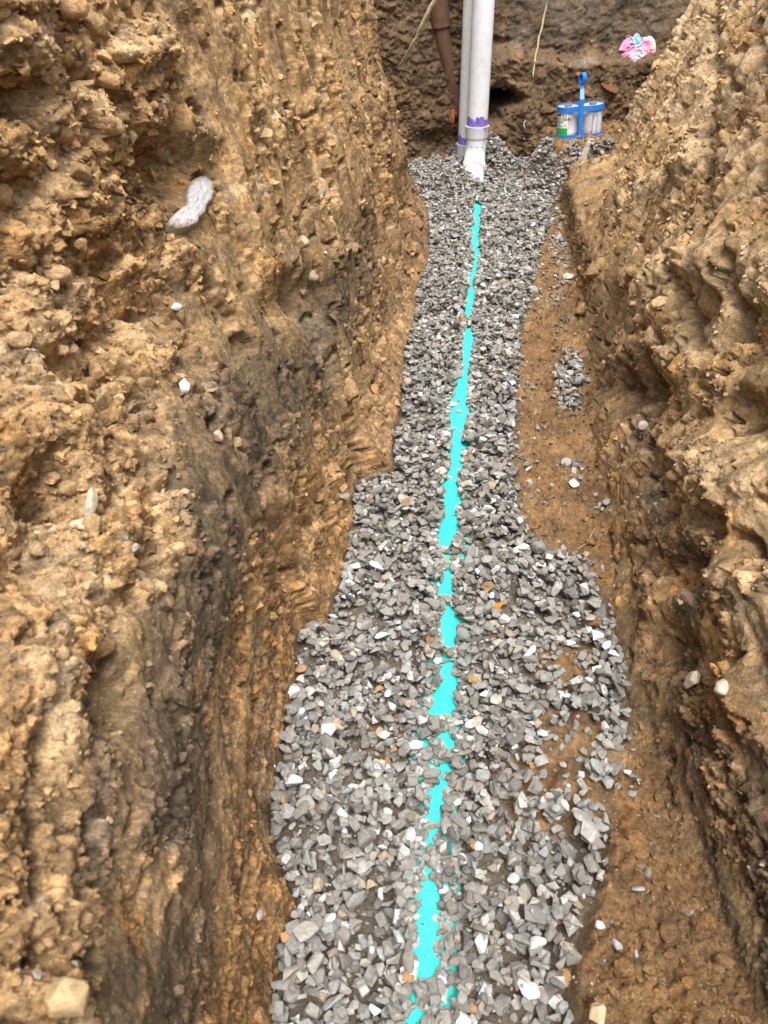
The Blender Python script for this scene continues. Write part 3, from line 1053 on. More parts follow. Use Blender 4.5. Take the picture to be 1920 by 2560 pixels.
# biggest in view as single parts, the rest as one body
for s in STONES:
    qx_, qy_, fw_ = proj(s[2])
    vis = 0 < qx_ < 1659 and 0 < qy_ < 2205
    i, j = int((s[2][0] - gx0) / CELL), int((s[2][1] - gy0) / CELL)
    i, j = min(max(i, 0), nxg - 1), min(max(j, 0), nyg - 1)
    covered = HF[i, j] > s[2][2] + s[4] * .5
    s.append((s[4] / fw_) if (vis and not covered) else 0)
order = sorted(range(len(STONES)), key=lambda k: -STONES[k][5])
single = order[:300]
rest = order[300:]
hi = [STONES[k][:4] for k in rest if STONES[k][5] > .0060]
lo = [STONES[k][:4] for k in rest if STONES[k][5] <= .0060]

bed_V = []
gb_n = 120
Ysb = np.linspace(.2, 4.8, gb_n)
for Yb in Ysb:
    xl, xr = float(left_edge(np.array(min(Yb, 4.1)))) + .01, float(right_grav(np.array(min(Yb, 4.25)))) - .02
    for t in np.linspace(0, 1, 24):
        x = xl + (xr - xl) * t
        bed_V.append((x, Yb, float(floor_h(np.array(x), np.array(Yb))) + .003 - .02 * float(dirt_amount(np.array(x), np.array(Yb))) + .003 * math.sin(40 * x) * math.sin(37 * Yb)))
bed_V = np.array(bed_V)
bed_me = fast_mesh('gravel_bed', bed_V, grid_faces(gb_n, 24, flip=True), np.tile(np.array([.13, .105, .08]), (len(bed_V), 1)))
gravel = new_obj('gravel_bed', bed_me, M_SOIL, kind='structure')
for k in single:
    pk, Mx, loc, c, r, _ = STONES[k]
    o = bpy.data.objects.new('stone', PROTO_ME[pk])
    C.objects.link(o)
    o.parent = gravel
    M4 = Matrix(np.asarray(Mx).tolist()).to_4x4()
    M4.translation = Vector(loc)
    o.matrix_local = M4
    o.color = (*c, 1)
new_obj('loose_gravel', mass_mesh('loose_gravel', hi, PROTO_HI), M_STONE, gravel, 'stuff')
new_obj('fine_gravel', mass_mesh('fine_gravel', lo, PROTO_LO), M_STONE, gravel, 'stuff')


# ------------------------------------------------------------------ crumbs of soil sticking to the banks and lying on the floor
def crumbs(S, n, rpx, name, xr, colmul=1.0, pred=None):
    px, py, fw = S['px']
    ok = (px > xr[0]) & (px < xr[1]) & (py > -60) & (py < 2280)
    if pred is not None:
        ok &= pred(px, py)
    idx = np.argwhere(ok)
    # even over the picture's area of the surface: weight by cell area / distance^2, more where it is rough
    a = np.linalg.norm(np.cross(np.gradient(S['P'], axis=0), np.gradient(S['P'], axis=1)), axis=-1)
    w = (a / fw ** 2 * (.06 + S['rough'] ** 1.3))[idx[:, 0], idx[:, 1]]
    pick = RNG.choice(len(idx), size=n, p=w / w.sum())
    items = []
    for q in pick:
        i, j = idx[q]
        P, N = S['P'][i, j], S['N'][i, j]
        r = fw[i, j] * SS / FPX * rpx[0] * (rpx[1] / rpx[0]) ** (RNG.random() ** 2.7)
        r = min(r, .02)
        R = np.array(rot_matrix(1.5))
        c = S['col'][i, j] * RNG.uniform(.75, 1.45) * colmul
        if RNG.random() < .012:
            c = np.array([.46, .40, .33])
        items.append((int(RNG.integers(16)), R @ np.diag([r, r * RNG.uniform(.8, 1.2), r * RNG.uniform(.9, 1.5)]), P + N * r * .25, keep_hue(c)))
    return new_obj(name, mass_mesh(name, items, PROTO_CR), M_SOIL, S['o'], 'stuff')


# bigger clods, each a piece of its own on the bank it sticks to
def soil_single():
    m = M_SOIL.copy()
    m.name = 'soil_clod'
    nt = m.node_tree
    a = next(n for n in nt.nodes if n.type == 'ATTRIBUTE')
    oi = nt.nodes.new('ShaderNodeObjectInfo')
    for l in list(a.outputs['Color'].links):
        nt.links.new(oi.outputs['Color'], l.to_socket)
    tc = next(n for n in nt.nodes if n.type == 'TEX_COORD')
    ge = nt.nodes.new('ShaderNodeNewGeometry')
    for l in list(tc.outputs['Object'].links):
        nt.links.new(ge.outputs['Position'], l.to_socket)
    return m


def knobby(seed):
    V, F = cut_rock(seed, 3)
    n = fbm(V[:, 0] * 3.5 + V[:, 2] * 2.9, V[:, 1] * 3.5 - V[:, 2] * 2.1, seed + 3, 4, .65)
    c_, _ = clods(V[:, 0] * 2.6 + V[:, 2] * 1.7, V[:, 1] * 2.6 + V[:, 2] * 1.3, seed + 5)
    return V * (1 + .16 * n + .22 * (c_ - .4))[:, None], F


M_CLOD = soil_single()
CLOD_ME = [fast_mesh('clod', *knobby(5200 + k)) for k in range(14)]
for me in CLOD_ME:
    me.materials.append(M_CLOD)


def big_clods(S, n, rpx, xr, yr):
    px, py, fw = S['px']
    ok = (px > xr[0]) & (px < xr[1]) & (py > yr[0]) & (py < yr[1])
    idx = np.argwhere(ok)
    a = np.linalg.norm(np.cross(np.gradient(S['P'], axis=0), np.gradient(S['P'], axis=1)), axis=-1)
    w = (a / fw ** 2 * (.02 + S['rough'] ** 2))[idx[:, 0], idx[:, 1]]
    for q in RNG.choice(len(idx), size=n, p=w / w.sum(), replace=False):
        i, j = idx[q]
        i0, i1, j0, j1 = max(i - 6, 0), i + 7, max(j - 6, 0), j + 7
        P, N = S['P'][i, j], S['N'][i0:i1, j0:j1].reshape(-1, 3).mean(0)
        r = fw[i, j] * SS / FPX * rpx[0] * (rpx[1] / rpx[0]) ** (RNG.random() ** 1.7)
        o = bpy.data.objects.new('clod', CLOD_ME[int(RNG.integers(14))])
        C.objects.link(o)
        o.parent = S['o']
        Rm = np.array(rot_matrix(1.5)) @ np.diag([r, r * RNG.uniform(.8, 1.1), r * RNG.uniform(.8, 1.1)])
        M4 = Matrix(Rm.tolist()).to_4x4()
        M4.translation = Vector(P + N * r * RNG.uniform(-.25, .15))
        o.matrix_local = M4
        c = keep_hue(S['col'][i0:i1, j0:j1].reshape(-1, 3).mean(0) * RNG.uniform(.95, 1.3))
        o.color = (*c, 1)


big_clods(LB, 240, (9, 38), (-40, 900), (-40, 2240))
big_clods(FL, 60, (8, 34), (1255, 1600), (1700, 2230))
big_clods(FL, 40, (5, 14), (1110, 1300), (480, 1250))
big_clods(RB, 110, (6, 24), (1230, 1690), (-40, 2240))
crumbs(LB, 14500, (1.8, 20), 'soil_crumbs', (-60, 1000))
crumbs(RB, 15000, (1.4, 11), 'soil_crumbs', (1180, 1720))
crumbs(BW, 1600, (1.5, 6), 'soil_crumbs', (780, 1500))
crumbs(FL, 9000, (1.5, 9), 'soil_crumbs', (1000, 1620), 1.0, lambda x, y: (x > 1100))


# ------------------------------------------------------------------ pipes
M_PVC = plain_material('white_plastic', (.69, .705, .745), rough=.38, spec=.45, mottle=.05, scale=26, dirt=(.46, .38, .27), dirt_amt=.6)
M_PRIMER = plain_material('purple_primer', (.20, .155, .50), rough=.4, mottle=.35, scale=45)
M_DRIP = plain_material('dried_primer', (.10, .07, .16), rough=.45, mottle=.3, scale=60)
M_TURQ = plain_material('turquoise_plastic', (.04, .74, .63), rough=.55, spec=.3, mottle=.03, scale=30, dirt=(.10, .46, .38), dirt_amt=.45)


def vpath(x0, x1, y, zs):
    return [(x0 + (x1 - x0) * (z - .2) / .8, y, z) for z in zs]


def white_pipe(label, x0, x1, y, ztop_hub, zbot_hub, elbow):
    t = thing('drain_pipe', label, 'pipe', (x0, y, 0), group='white plastic pipes')

    def part(name, bm, mat, smooth=True):
        bmesh.ops.translate(bm, vec=(-x0, -y, 0), verts=bm.verts)
        return new_obj(name, sharp_by_angle(bm_mesh(name, bm, smooth)), mat, t)
    R = PIPE_R
    part('tube', ring_tube(vpath(x0, x1, y, [zbot_hub + .01, .5, 1.0, 1.5, 2.1]), [R] * 5, 48), M_PVC)
    # purple primer brushed round the joint, ragged upper edge
    bm = bmesh.new()
    n = 96
    lo_, hi_ = [], []
    for k in range(n):
        a = 2 * math.pi * k / n
        zz = ztop_hub + .046 + .028 * mnoise.noise((math.cos(a) * 3.2, math.sin(a) * 3.2, y)) + .008 * mnoise.noise((math.cos(a) * 12, math.sin(a) * 12, y))
        for L, z in ((lo_, ztop_hub - .01), (hi_, zz)):
            xx = x0 + (x1 - x0) * (z - .2) / .8
            L.append(bm.verts.new((xx + (R + .0007) * math.cos(a), y + (R + .0007) * math.sin(a), z)))
    for k in range(n):
        bm.faces.new((lo_[k], lo_[(k + 1) % n], hi_[(k + 1) % n], hi_[k]))
    part('primer_band', bm, M_PRIMER)
    # socket
    Rh = .0645
    prof = [(zbot_hub - .012, R + .0005), (zbot_hub, Rh - .001), (zbot_hub + .004, Rh), (ztop_hub - .004, Rh), (ztop_hub - .001, Rh + .0012), (ztop_hub, Rh + .0005), (ztop_hub, R + .001)]
    part('socket', ring_tube(vpath(x0, x1, y, [p[0] for p in prof]), [p[1] for p in prof], 48, cap=False), M_PVC)
    # runs of primer down the socket
    bm = bmesh.new()
    for ang, z0, z1, w in ((-52, ztop_hub + .002, zbot_hub - .03, .0024), (-44, ztop_hub + .002, ztop_hub - .025, .0018), (-60, ztop_hub, ztop_hub - .014, .003)) if elbow else ((-100, ztop_hub + .001, ztop_hub - .02, .002),):
        a0 = math.radians(ang)
        prev = None
        for i in range(9):
            z = z0 + (z1 - z0) * i / 8
            rr = (Rh + .0016) if z > zbot_hub - .002 else R + .0022
            ww = w * (1 - .6 * i / 8) * (1 + .3 * math.sin(i * 2.1 + ang))
            xx = x0 + (x1 - x0) * (z - .2) / .8
            cur = []
            for s in (-1, 0, 1):
                a = a0 + s * ww / rr + .01 * math.sin(i * .9)
                r2 = rr + (.0006 if s == 0 else -.0012)
                cur.append(bm.verts.new((xx + r2 * math.cos(a), y + r2 * math.sin(a), z)))
            if prev:
                for q in (0, 1):
                    bm.faces.new((prev[q], prev[q + 1], cur[q + 1], cur[q]))
            prev = cur
    part('primer_run', bm, M_DRIP)
    if not elbow:
        part('lower_tube', ring_tube(vpath(x0, x1, y, [-.12, zbot_hub - .008]), [R + .001] * 2, 48), M_PVC)
        return t
    # long-sweep elbow turning towards the trench
    Rb = .125
    pts, rad = [], []
    for z in (zbot_hub - .008, zbot_hub - .045):
        pts.append((x0, y, z))
        rad.append(R + .0008)
    zc = zbot_hub - .05
    for i in range(13):
        a = math.radians(66) * i / 12
        pts.append((x0 - .012 * i / 12, y - Rb * (1 - math.cos(a)), zc - Rb * math.sin(a)))
        rad.append(R + .0008 + .003 * sst(2, 6, i))
    part('elbow', ring_tube(pts, [float(r) for r in rad], 48), M_PVC)
    a = math.radians(66)
    e = Vector(pts[-1])
    dv = Vector((-.05, -math.sin(a), -math.cos(a))).normalized()
    b0 = Vector(pts[-6])
    hub = [b0.lerp(e, .0), b0.lerp(e, .1), b0.lerp(e, .9), e, e]
    part('elbow_socket', ring_tube([Vector(pts[-6]), Vector(pts[-6]).lerp(Vector(pts[-5]), .4), Vector(pts[-4]), Vector(pts[-3]), Vector(pts[-2]), e, e + dv * .006, e + dv * .007],
                                   [R + .003, .0652, .0655, .0655, .0655, .0655, .0652, R], 48, cap=False), M_PVC)
    part('outlet_tube', ring_tube([e, e + dv * .1, e + dv * .24], [R] * 3, 48), M_PVC)
    # moulding studs
    for sx in (-.03, 0, .03):
        bm = bmesh.new()
        bmesh.ops.create_uvsphere(bm, u_segments=10, v_segments=6, radius=.0032)
        ang = -math.pi / 2 + sx / R
        bmesh.ops.translate(bm, vec=(x0 + (R + .001) * math.cos(ang), y + (R + .001) * math.sin(ang), zbot_hub - .042), verts=bm.verts)
        part('stud', bm, M_DRIP)
    return t


white_pipe('front white plastic pipe, mottled with dirt, with purple primer above its bent fitting', .522, .506, 4.64, .265, .208, True)
white_pipe('rear white plastic pipe, half hidden behind the nearer one, with a low plain coupling', .488, .472, 4.785, .143, .082, False)

pp = []
for Y in np.linspace(.12, 4.36, 60):
    yy = np.clip(np.array([Y - .35, Y - .17, Y, Y + .17, Y + .35]), .38, 4.0)
    pp.append((float(pipe_fx(yy).mean()) if Y > .38 else float(pipe_fx(np.array(.38))) - .02 * (.38 - Y) / .26, Y, -PIPE_R - .001))
o = new_obj('buried_pipe', bm_mesh('buried_pipe', ring_tube(pp, [PIPE_R] * len(pp), 48)), M_TURQ)
tag(o, 'bright turquoise pipe showing as a ragged strip along the middle of the gravel', 'pipe')

# ------------------------------------------------------------------ blue carrier with two cans
M_BLUE = plain_material('blue_plastic', (.012, .20, .66), rough=.42, spec=.45, mottle=.12, scale=60, dirt=(.30, .25, .18), dirt_amt=.35)
M_CAN = plain_material('can_metal', (.56, .55, .57), rough=.4, spec=.5, mottle=.10, scale=70)
M_CANDARK = plain_material('can_lid', (.16, .15, .15), rough=.5, mottle=.3, scale=80)
M_WHITEP = plain_material('white_print', (.78, .78, .76), rough=.5, mottle=.03)
M_GREENP = plain_material('green_print', (.015, .40, .09), rough=.5, mottle=.05)
M_REDP = plain_material('red_print', (.62, .03, .03), rough=.5, mottle=.05)
M_BLACKP = plain_material('black_print', (.02, .025, .02), rough=.5, mottle=.05)
M_GREYP = plain_material('grey_print', (.36, .36, .37), rough=.5, mottle=.05)

cb = at_y(1250, 298.5, 4.60)
CAR_ROT = Matrix.Translation(Vector(cb)) @ Matrix.Rotation(math.radians(-5.5), 4, 'Y') @ Matrix.Rotation(math.radians(-6), 4, 'Z')
CAR_ROT.translation = Vector((cb[0], cb[1], cb[2]))
HALF, RS = .066, .0605


def stadium(r, n=20):
    p = []
    for k in range(n + 1):
        a = -math.pi / 2 + math.pi * k / n
        p.append((HALF + r * math.cos(a), r * math.sin(a)))
    for k in range(n + 1):
        a = math.pi / 2 + math.pi * k / n
        p.append((-HALF + r * math.cos(a), r * math.sin(a)))
    return p


def band(r0, r1, z0, z1, floor_=False):
    bm = bmesh.new()
    lay = []
    for r, z in ((r0, z0), (r1, z0 + .0), (r1, z1), (r0, z1)):
        lay.append([bm.verts.new((x, y, z)) for x, y in stadium(r)])
    n = len(lay[0])
    for a in range(4):
        for k in range(n):
            bm.faces.new((lay[a][k], lay[a][(k + 1) % n], lay[(a + 1) % 4][(k + 1) % n], lay[(a + 1) % 4][k]))
    if floor_:
        f = [bm.verts.new((x, y, z0 + .003)) for x, y in stadium(r0 + .001)]
        bm.faces.new(f)
    return bm


def box(bm, x0, x1, y0, y1, z0, z1):
    v = [bm.verts.new((x, y, z)) for x in (x0, x1) for y in (y0, y1) for z in (z0, z1)]
    for f in ((0, 1, 3, 2), (4, 6, 7, 5), (0, 4, 5, 1), (2, 3, 7, 6), (0, 2, 6, 4), (1, 5, 7, 3)):
        bm.faces.new([v[i] for i in f])
    return bm


car = thing('can_carrier', 'blue plastic two-can carrier with an upright looped handle, standing on the earth ledge', 'carrier')
car.matrix_world = CAR_ROT


def cpart(name, bm, mat, parent=None, smooth=True):
    return new_obj(name, sharp_by_angle(bm_mesh(name, bm, smooth)), mat, parent or car)


cpart('lower_band', band(.0572, RS, 0, .031, True), M_BLUE)
cpart('upper_band', band(.0572, RS, .143, .171), M_BLUE)
bm = bmesh.new()
box(bm, -.0115, .0115, -.0635, -.0585, .001, .205)
cpart('post', bm, M_BLUE)
bm = box(bmesh.new(), -.0115, .0115, .0585, .0635, .001, .1708)
cpart('post', bm, M_BLUE)
bm = bmesh.new()
# the neck leans back to the middle and carries the loop
for (y0, z0, y1, z1, w0, w1) in ((-.061, .2052, -.030, .250, .0115, .0095), (-.030, .2502, -.022, .276, .0095, .0105)):
    vs = []
    for (yy, zz, w) in ((y0, z0, w0), (y1, z1, w1)):
        for dx in (-w, w):
            for dy in (-.0025, .0025):
                vs.append(bm.verts.new((dx, yy + dy, zz)))
    for f in ((0, 1, 3, 2), (4, 6, 7, 5), (0, 4, 5, 1), (2, 3, 7, 6), (0, 2, 6, 4), (1, 5, 7, 3)):
        bm.faces.new([vs[i] for i in f])
cpart('neck', bm, M_BLUE)
bm = bmesh.new()
lay = []
M = Matrix.Translation((.001, -.022, .298)) @ Matrix.Rotation(math.radians(32), 4, 'Z')
for (rw, x) in ((1, -.012), (1, .012), (.74, .012), (.74, -.012)):
    lay.append([bm.verts.new(M @ Vector((x, .021 * rw * math.cos(2 * math.pi * k / 28), .027 * rw * math.sin(2 * math.pi * k / 28)))) for k in range(28)])
for a in range(4):
    for k in range(28):
        bm.faces.new((lay[a][k], lay[a][(k + 1) % 28], lay[(a + 1) % 4][(k + 1) % 28], lay[(a + 1) % 4][k]))
cpart('handle_loop', bm, M_BLUE)


def lathe(prof, seg=48):
    return ring_tube([(0, 0, z) for r, z in prof], [r for r, z in prof], seg)


def can(name, label, cx):
    t = thing(name, label, 'can', group='cans in the blue carrier')
    t.matrix_world = CAR_ROT @ Matrix.Translation((cx, 0, .004))
    R = .0545
    prof = [(R - .002, 0), (R + .0012, .001), (R + .0012, .005), (R, .006)]
    for z in (.030, .036, .118, .124):
        prof += [(R, z - .002), (R + .0011, z), (R, z + .002)]
    prof += [(R, .150), (R + .0012, .156), (R + .0012, .160), (R - .003, .161)]
    cpart('body', lathe(prof), M_CAN, t)
    cpart('lid', lathe([(R - .0035, .1575), (R - .0035, .1605), (R - .012, .1605), (R - .013, .158), (.021, .158), (.021, .170), (.018, .172)]), M_CANDARK, t)
    return t, R


def wrap_patch(t, name, R, a0, a1, z0, z1, mat, off, n=18):
    """a printed patch that follows the can; angles in degrees, -90 faces the trench"""
    bm = bmesh.new()
    lo_, hi_ = [], []
    for k in range(n + 1):
        a = math.radians(a0 + (a1 - a0) * k / n)
        lo_.append(bm.verts.new(((R + off) * math.cos(a), (R + off) * math.sin(a), z0)))
        hi_.append(bm.verts.new(((R + off) * math.cos(a), (R + off) * math.sin(a), z1)))
    for k in range(n):
        bm.faces.new((lo_[k], lo_[k + 1], hi_[k + 1], hi_[k]))
    return cpart(name, bm, mat, t)


def wrap_text(t, body, R, a0, z, size, mat, off, stretch=1.0):
    cu = bpy.data.curves.new('lettering', 'FONT')
    cu.body = body
    cu.size = size
    cu.offset = size * .02
    to = bpy.data.objects.new('lettering', cu)
    C.objects.link(to)
    dg = bpy.context.evaluated_depsgraph_get()
    me = bpy.data.meshes.new_from_object(to.evaluated_get(dg))
    bpy.data.objects.remove(to)
    for v in me.vertices:
        a = math.radians(a0) + v.co.x * stretch / R
        v.co = ((R + off) * math.cos(a), (R + off) * math.sin(a), z + v.co.y)
    return new_obj('lettering', me, mat, t)


t, R = can('cement_can', 'white and green labelled cement can in the left half of the blue carrier', -HALF)
wrap_patch(t, 'label_panel', R, -232, -93, .006, .150, M_WHITEP, .0013, 30)
wrap_patch(t, 'label_panel', R, -232, -93.5, .007, .063, M_GREENP, .0017, 30)
wrap_patch(t, 'label_panel', R, -200, -133, .1195, .133, M_REDP, .0017)
wrap_patch(t, 'label_panel', R, -122, -117, .108, .134, M_GREENP, .0017, 4)
wrap_patch(t, 'label_panel', R, -131, -121, .128, .134, M_GREENP, .0017, 4)
wrap_text(t, 'HEAVY DUTY CLEAR', R, -221, .1015, .0145, M_BLACKP, .0019)
wrap_text(t, 'CEMENT', R, -172, .0885, .0135, M_BLACKP, .0019)
for k, z in enumerate((.0755, .0715, .0675)):
    wrap_patch(t, 'small_print', R, -165, -128 + 4 * k, z, z + .0022, M_GREYP, .0019, 6)
for k in range(6):
    wrap_patch(t, 'small_print', R, -111, -102 + (k % 2) * 2, .132 - k * .0058, .1345 - k * .0058, M_GREYP, .0019, 3)
wrap_patch(t, 'small_print', R, -110, -104, .070, .080, M_GREYP, .0019, 3)
# green swoosh under the words
bm = bmesh.new()
prev = None
for k in range(13):
    f = k / 12
    a = math.radians(-168 + 32 * f)
    z = .0845 - .0055 * math.sin(math.pi * f)
    w = .0022 * math.sin(math.pi * min(max(f, .08), .92)) + .0004
    cur = [bm.verts.new(((R + .0019) * math.cos(a), (R + .0019) * math.sin(a), z + s * w)) for s in (-1, 1)]
    if prev:
        bm.faces.new((prev[0], cur[0], cur[1], prev[1]))
    prev = cur
cpart('label_mark', bm, M_GREENP, t)

t, R = can('primer_can', 'silver ribbed can streaked with purple drips in the right half of the blue carrier', HALF)
wrap_patch(t, 'label_panel', R, -150, -30, .040, .115, plain_material('faded_print', (.60, .59, .62), mottle=.25, scale=240), .0013, 24)
bm = bmesh.new()
for (a0, a1, z1, w) in ((-92, -95, .004, .0036), (-66, -93, .092, .0038), (-68, -68, .004, .0034), (-30, -30, .002, .005), (-84, -84, .118, .0022)):
    prev = None
    for i in range(11):
        f = i / 10
        z = .152 + (z1 - .152) * f
        a = math.radians(a0 + (a1 - a0) * f) + .02 * math.sin(i * 1.7 + a0)
        ww = w * (1 + .25 * math.sin(i * 2.3 + a0)) * (.8 + .2 * f) / 2
        cur = []
        for s in (-1, 0, 1):
            r2 = R + (.0030 if s == 0 else .0014)
            cur.append(bm.verts.new((r2 * math.cos(a + s * ww / R), r2 * math.sin(a + s * ww / R), z)))
        if prev:
            for q in (0, 1):
                bm.faces.new((prev[q], prev[q + 1], cur[q + 1], cur[q]))
        prev = cur
cpart('primer_run', bm, M_DRIP, t)


# ------------------------------------------------------------------ lumps and cloth laid on the earth by their outline
def outlined(name, outline, centre, depth, colf, mat, *surfs, nr=26, na=96, rough_=.25, seed=0, smooth=True, plane=False, back=.4, flat_n=None, lift=0.0):
    cp, cn, _ = hit(*centre, *surfs)
    pts = []
    for q in outline:
        if plane:
            fw = float(proj(cp)[2])
            right, up = np.array([1, 0, 0]), np.array([0, sP, cP])
            k = SS * fw / FPX
            pts.append(cp + right * (q[0] - centre[0]) * k - up * (q[1] - centre[1]) * k)
        else:
            pts.append(hit(*q, *surfs)[0])
    if plane == 'fit':
        H_ = np.array([hit(*q, *surfs)[0] for q in outline])
        c0_ = H_.mean(0)
        n0 = np.linalg.svd(H_ - c0_)[2][2]
        n0 = n0 if n0 @ np.array([0, -cP, sP]) > 0 else -n0
        n0 = n0 * .6 + cn * .4
        n0 = n0 / np.linalg.norm(n0)
        o_ = np.array([0, 0, CAM_H])
        on = lambda q: o_ + ray(*q) * (((c0_ - o_) @ n0) / (ray(*q) @ n0))
        pts = [on(q) for q in outline]
        cp = on(centre)
        flat_n = n0
    pts = np.array(pts)
    nrm = cn if flat_n is None else np.array(flat_n, float)
    nrm = nrm / np.linalg.norm(nrm)
    cp = cp + nrm * lift
    ang = np.array([math.atan2(-(q[1] - centre[1]), q[0] - centre[0]) for q in outline])
    o = np.argsort(ang)
    ang, pts = ang[o], pts[o] + nrm * lift
    out2 = np.array(outline, float)[o]
    ang = np.r_[ang[-1] - 2 * np.pi, ang, ang[0] + 2 * np.pi]
    pts = np.r_[pts[-1:], pts, pts[:1]]
    out2 = np.r_[out2[-1:], out2, out2[:1]]
    th = np.linspace(-np.pi, np.pi, na, endpoint=False)
    edge_ = np.stack([np.interp(th, ang, pts[:, k]) for k in range(3)], -1)
    e2 = np.stack([np.interp(th, ang, out2[:, k]) for k in range(2)], -1)
    V, cols = [], []
    rows = []
    for i in range(nr + 1):
        rho = i / nr
        P = cp + (edge_ - cp) * rho
        q = np.array(centre) + (e2 - np.array(centre)) * rho
        z, c = colf(q, rho)
        P = P + nrm * (depth * z)[:, None]
        rows.append(P)
        cols.append(c)
    rows.append(cp + (edge_ - cp) * .9 - nrm * depth * back)
    cols.append(cols[-1])
    V = np.concatenate(rows)
    F = grid_faces(nr + 2, na)
    i = np.arange(nr + 1) * na
    wrapf = np.stack([i + na - 1, i + 2 * na - 1, i + na, i], -1)
    F = np.r_[F, wrapf]
    me = fast_mesh(name, V, F, np.concatenate(cols), smooth)
    return new_obj(name, me, mat)


def cols_of(blobs, base):
    def f(q, rx=1.0):
        c = np.tile(np.array(base, float), (len(q), 1))
        for (x, y, r, colr) in blobs:
            r = r * 1.3
            w = np.exp(-(((q[:, 0] - x) ** 2 + (q[:, 1] - y) ** 2) / (r * r)))
            c = c * (1 - w[:, None]) + np.array(colr) * w[:, None]
        return c
    return f


def c5(x, y):
    return ((1500 + x / 9.217) / SS, (50 + y / 9.217) / SS)


def cloth_material():
    m, ns, ls, b = mat_new('dyed_cloth')
    col = nd(ns, 'ShaderNodeAttribute', attribute_name='Col')
    tc = nd(ns, 'ShaderNodeTexCoord')
    n = nd(ns, 'ShaderNodeTexNoise', Scale=60.0, Detail=4.0)
    ls.new(tc.outputs['Object'], n.inputs['Vector'])
    f = ramp(ns, ls, n.outputs[0], [(0.3, .88), (0.7, 1.08)])
    ls.new(mixc(ns, ls, col.outputs['Color'], f, 1.0, 'MULTIPLY'), b.inputs['Base Color'])
    b.inputs['Roughness'].default_value = .9
    b.inputs['Specular IOR Level'].default_value = .15
    b.inputs['Sheen Weight'].default_value = .2
    return m


rag_out = [c5(850 + 1.12 * (p[0] - 850), 690 + 1.12 * (p[1] - 690)) for p in [(565, 345), (660, 310), (740, 300), (830, 265), (862, 335), (970, 420), (1020, 395), (1085, 378), (1190, 415), (1228, 620), (1225, 800), (1212, 940), (1168, 950), (1150, 850), (1010, 930), (900, 1045),
                            (820, 1040), (720, 950), (640, 870), (600, 900), (520, 1030), (405, 1095), (430, 960), (450, 880), (560, 835), (575, 770), (455, 735), (530, 570), (600, 490), (565, 430)]]
rag_col = cols_of([(c5(650, 630) + (15, (.62, .07, .16))), (c5(560, 620) + (11, (.64, .22, .40))), (c5(640, 370) + (12, (.58, .18, .40))), (c5(780, 330) + (9, (.46, .36, .62))), (c5(850, 480) + (12, (.20, .52, .56))),
                   (c5(830, 560) + (6, (.06, .46, .54))), (c5(1080, 560) + (13, (.58, .12, .34))), (c5(1170, 740) + (9, (.66, .13, .13))), (c5(1110, 830) + (9, (.64, .24, .46))), (c5(470, 980) + (12, (.50, .015, .07))),
                   (c5(1200, 640) + (5, (.80, .62, .34))), (c5(1080, 390) + (7, (.80, .60, .46))), (c5(710, 850) + (6, (.80, .56, .72))), (c5(1190, 480) + (5, (.55, .68, .76)))], (.64, .60, .64))


def rag_z(q, rho):
    x, y = q[:, 0] / 9, q[:, 1] / 9
    wx = x + 1.1 * fbm(x / 1.8, y / 1.8, 3001, 2)
    wy = y + 1.1 * fbm(x / 1.8, y / 1.8, 3002, 2)
    f = 1 - np.abs(pnoise(wx / 1.4, wy / 1.2, 3003)) * 1.6
    g = 1 - np.abs(pnoise(wx / .55 + .6 * wy, wy / .7, 3004)) * 1.5
    # a coil of folds low in the middle
    cx, cy = c5(900, 800)
    dd = np.hypot(q[:, 0] - cx, (q[:, 1] - cy))
    coil = np.sin(dd / 1.55 + 2.0 * np.arctan2(q[:, 1] - cy, q[:, 0] - cx)) * np.exp(-(dd / 16) ** 2)
    z = .55 * math.sqrt(max(0, 1 - rho ** 3)) + (.48 * f + .05 * g + .22 * coil) * (1 - .85 * rho ** 5)
    return z - .15, rag_col(q)


rag = outlined('rag', rag_out, c5(860, 690), .028, rag_z, cloth_material(), BW, plane=True, flat_n=(-.1, -.95, .25), nr=60, na=200, back=.2, lift=.012)
tag(rag, 'crumpled rag dyed pink, white and teal lying on the pit wall', 'rag')


def c8(x, y):
    return ((380 + x / 4.1475) / SS, (400 + y / 4.1475) / SS)


def rock_z(seed, amp=.35, base=(.70, .68, .69), var=.2, sc_=10.0, top=1.0):
    def f(q, rho):
        x, y = q[:, 0] / sc_, q[:, 1] / sc_
        n = fbm(x, y, seed, 5, .6)
        z = top * math.sqrt(max(0, 1 - rho ** 2.2)) * (.75 + amp * n) + .1 * n
        c = np.tile(np.array(base, float), (len(q), 1)) * (1 + var * fbm(x * 1.3, y * 1.3, seed + 7, 4)[:, None])
        return z, np.clip(c, .02, .85)
    return f


M_ROCK = stone_material('pale_rock', False)
M_CHALK = plain_material('chalk', (1, 1, 1), rough=.9, mottle=.1)


def chalk_material():
    m, ns, ls, b = mat_new('white_rock')
    col = nd(ns, 'ShaderNodeAttribute', attribute_name='Col')
    tc = nd(ns, 'ShaderNodeTexCoord')
    n = nd(ns, 'ShaderNodeTexNoise', Scale=120.0, Detail=6.0, Roughness=.7)
    ls.new(tc.outputs['Object'], n.inputs['Vector'])
    f = ramp(ns, ls, n.outputs[0], [(0.3, .78), (0.7, 1.1)])
    ls.new(mixc(ns, ls, col.outputs['Color'], f, 1.0, 'MULTIPLY'), b.inputs['Base Color'])
    b.inputs['Roughness'].default_value = .85
    bp = nd(ns, 'ShaderNodeBump', Strength=1.0, Distance=.008)
    ls.new(n.outputs[0], bp.inputs['Height'])
    ls.new(bp.outputs[0], b.inputs['Normal'])
    return m


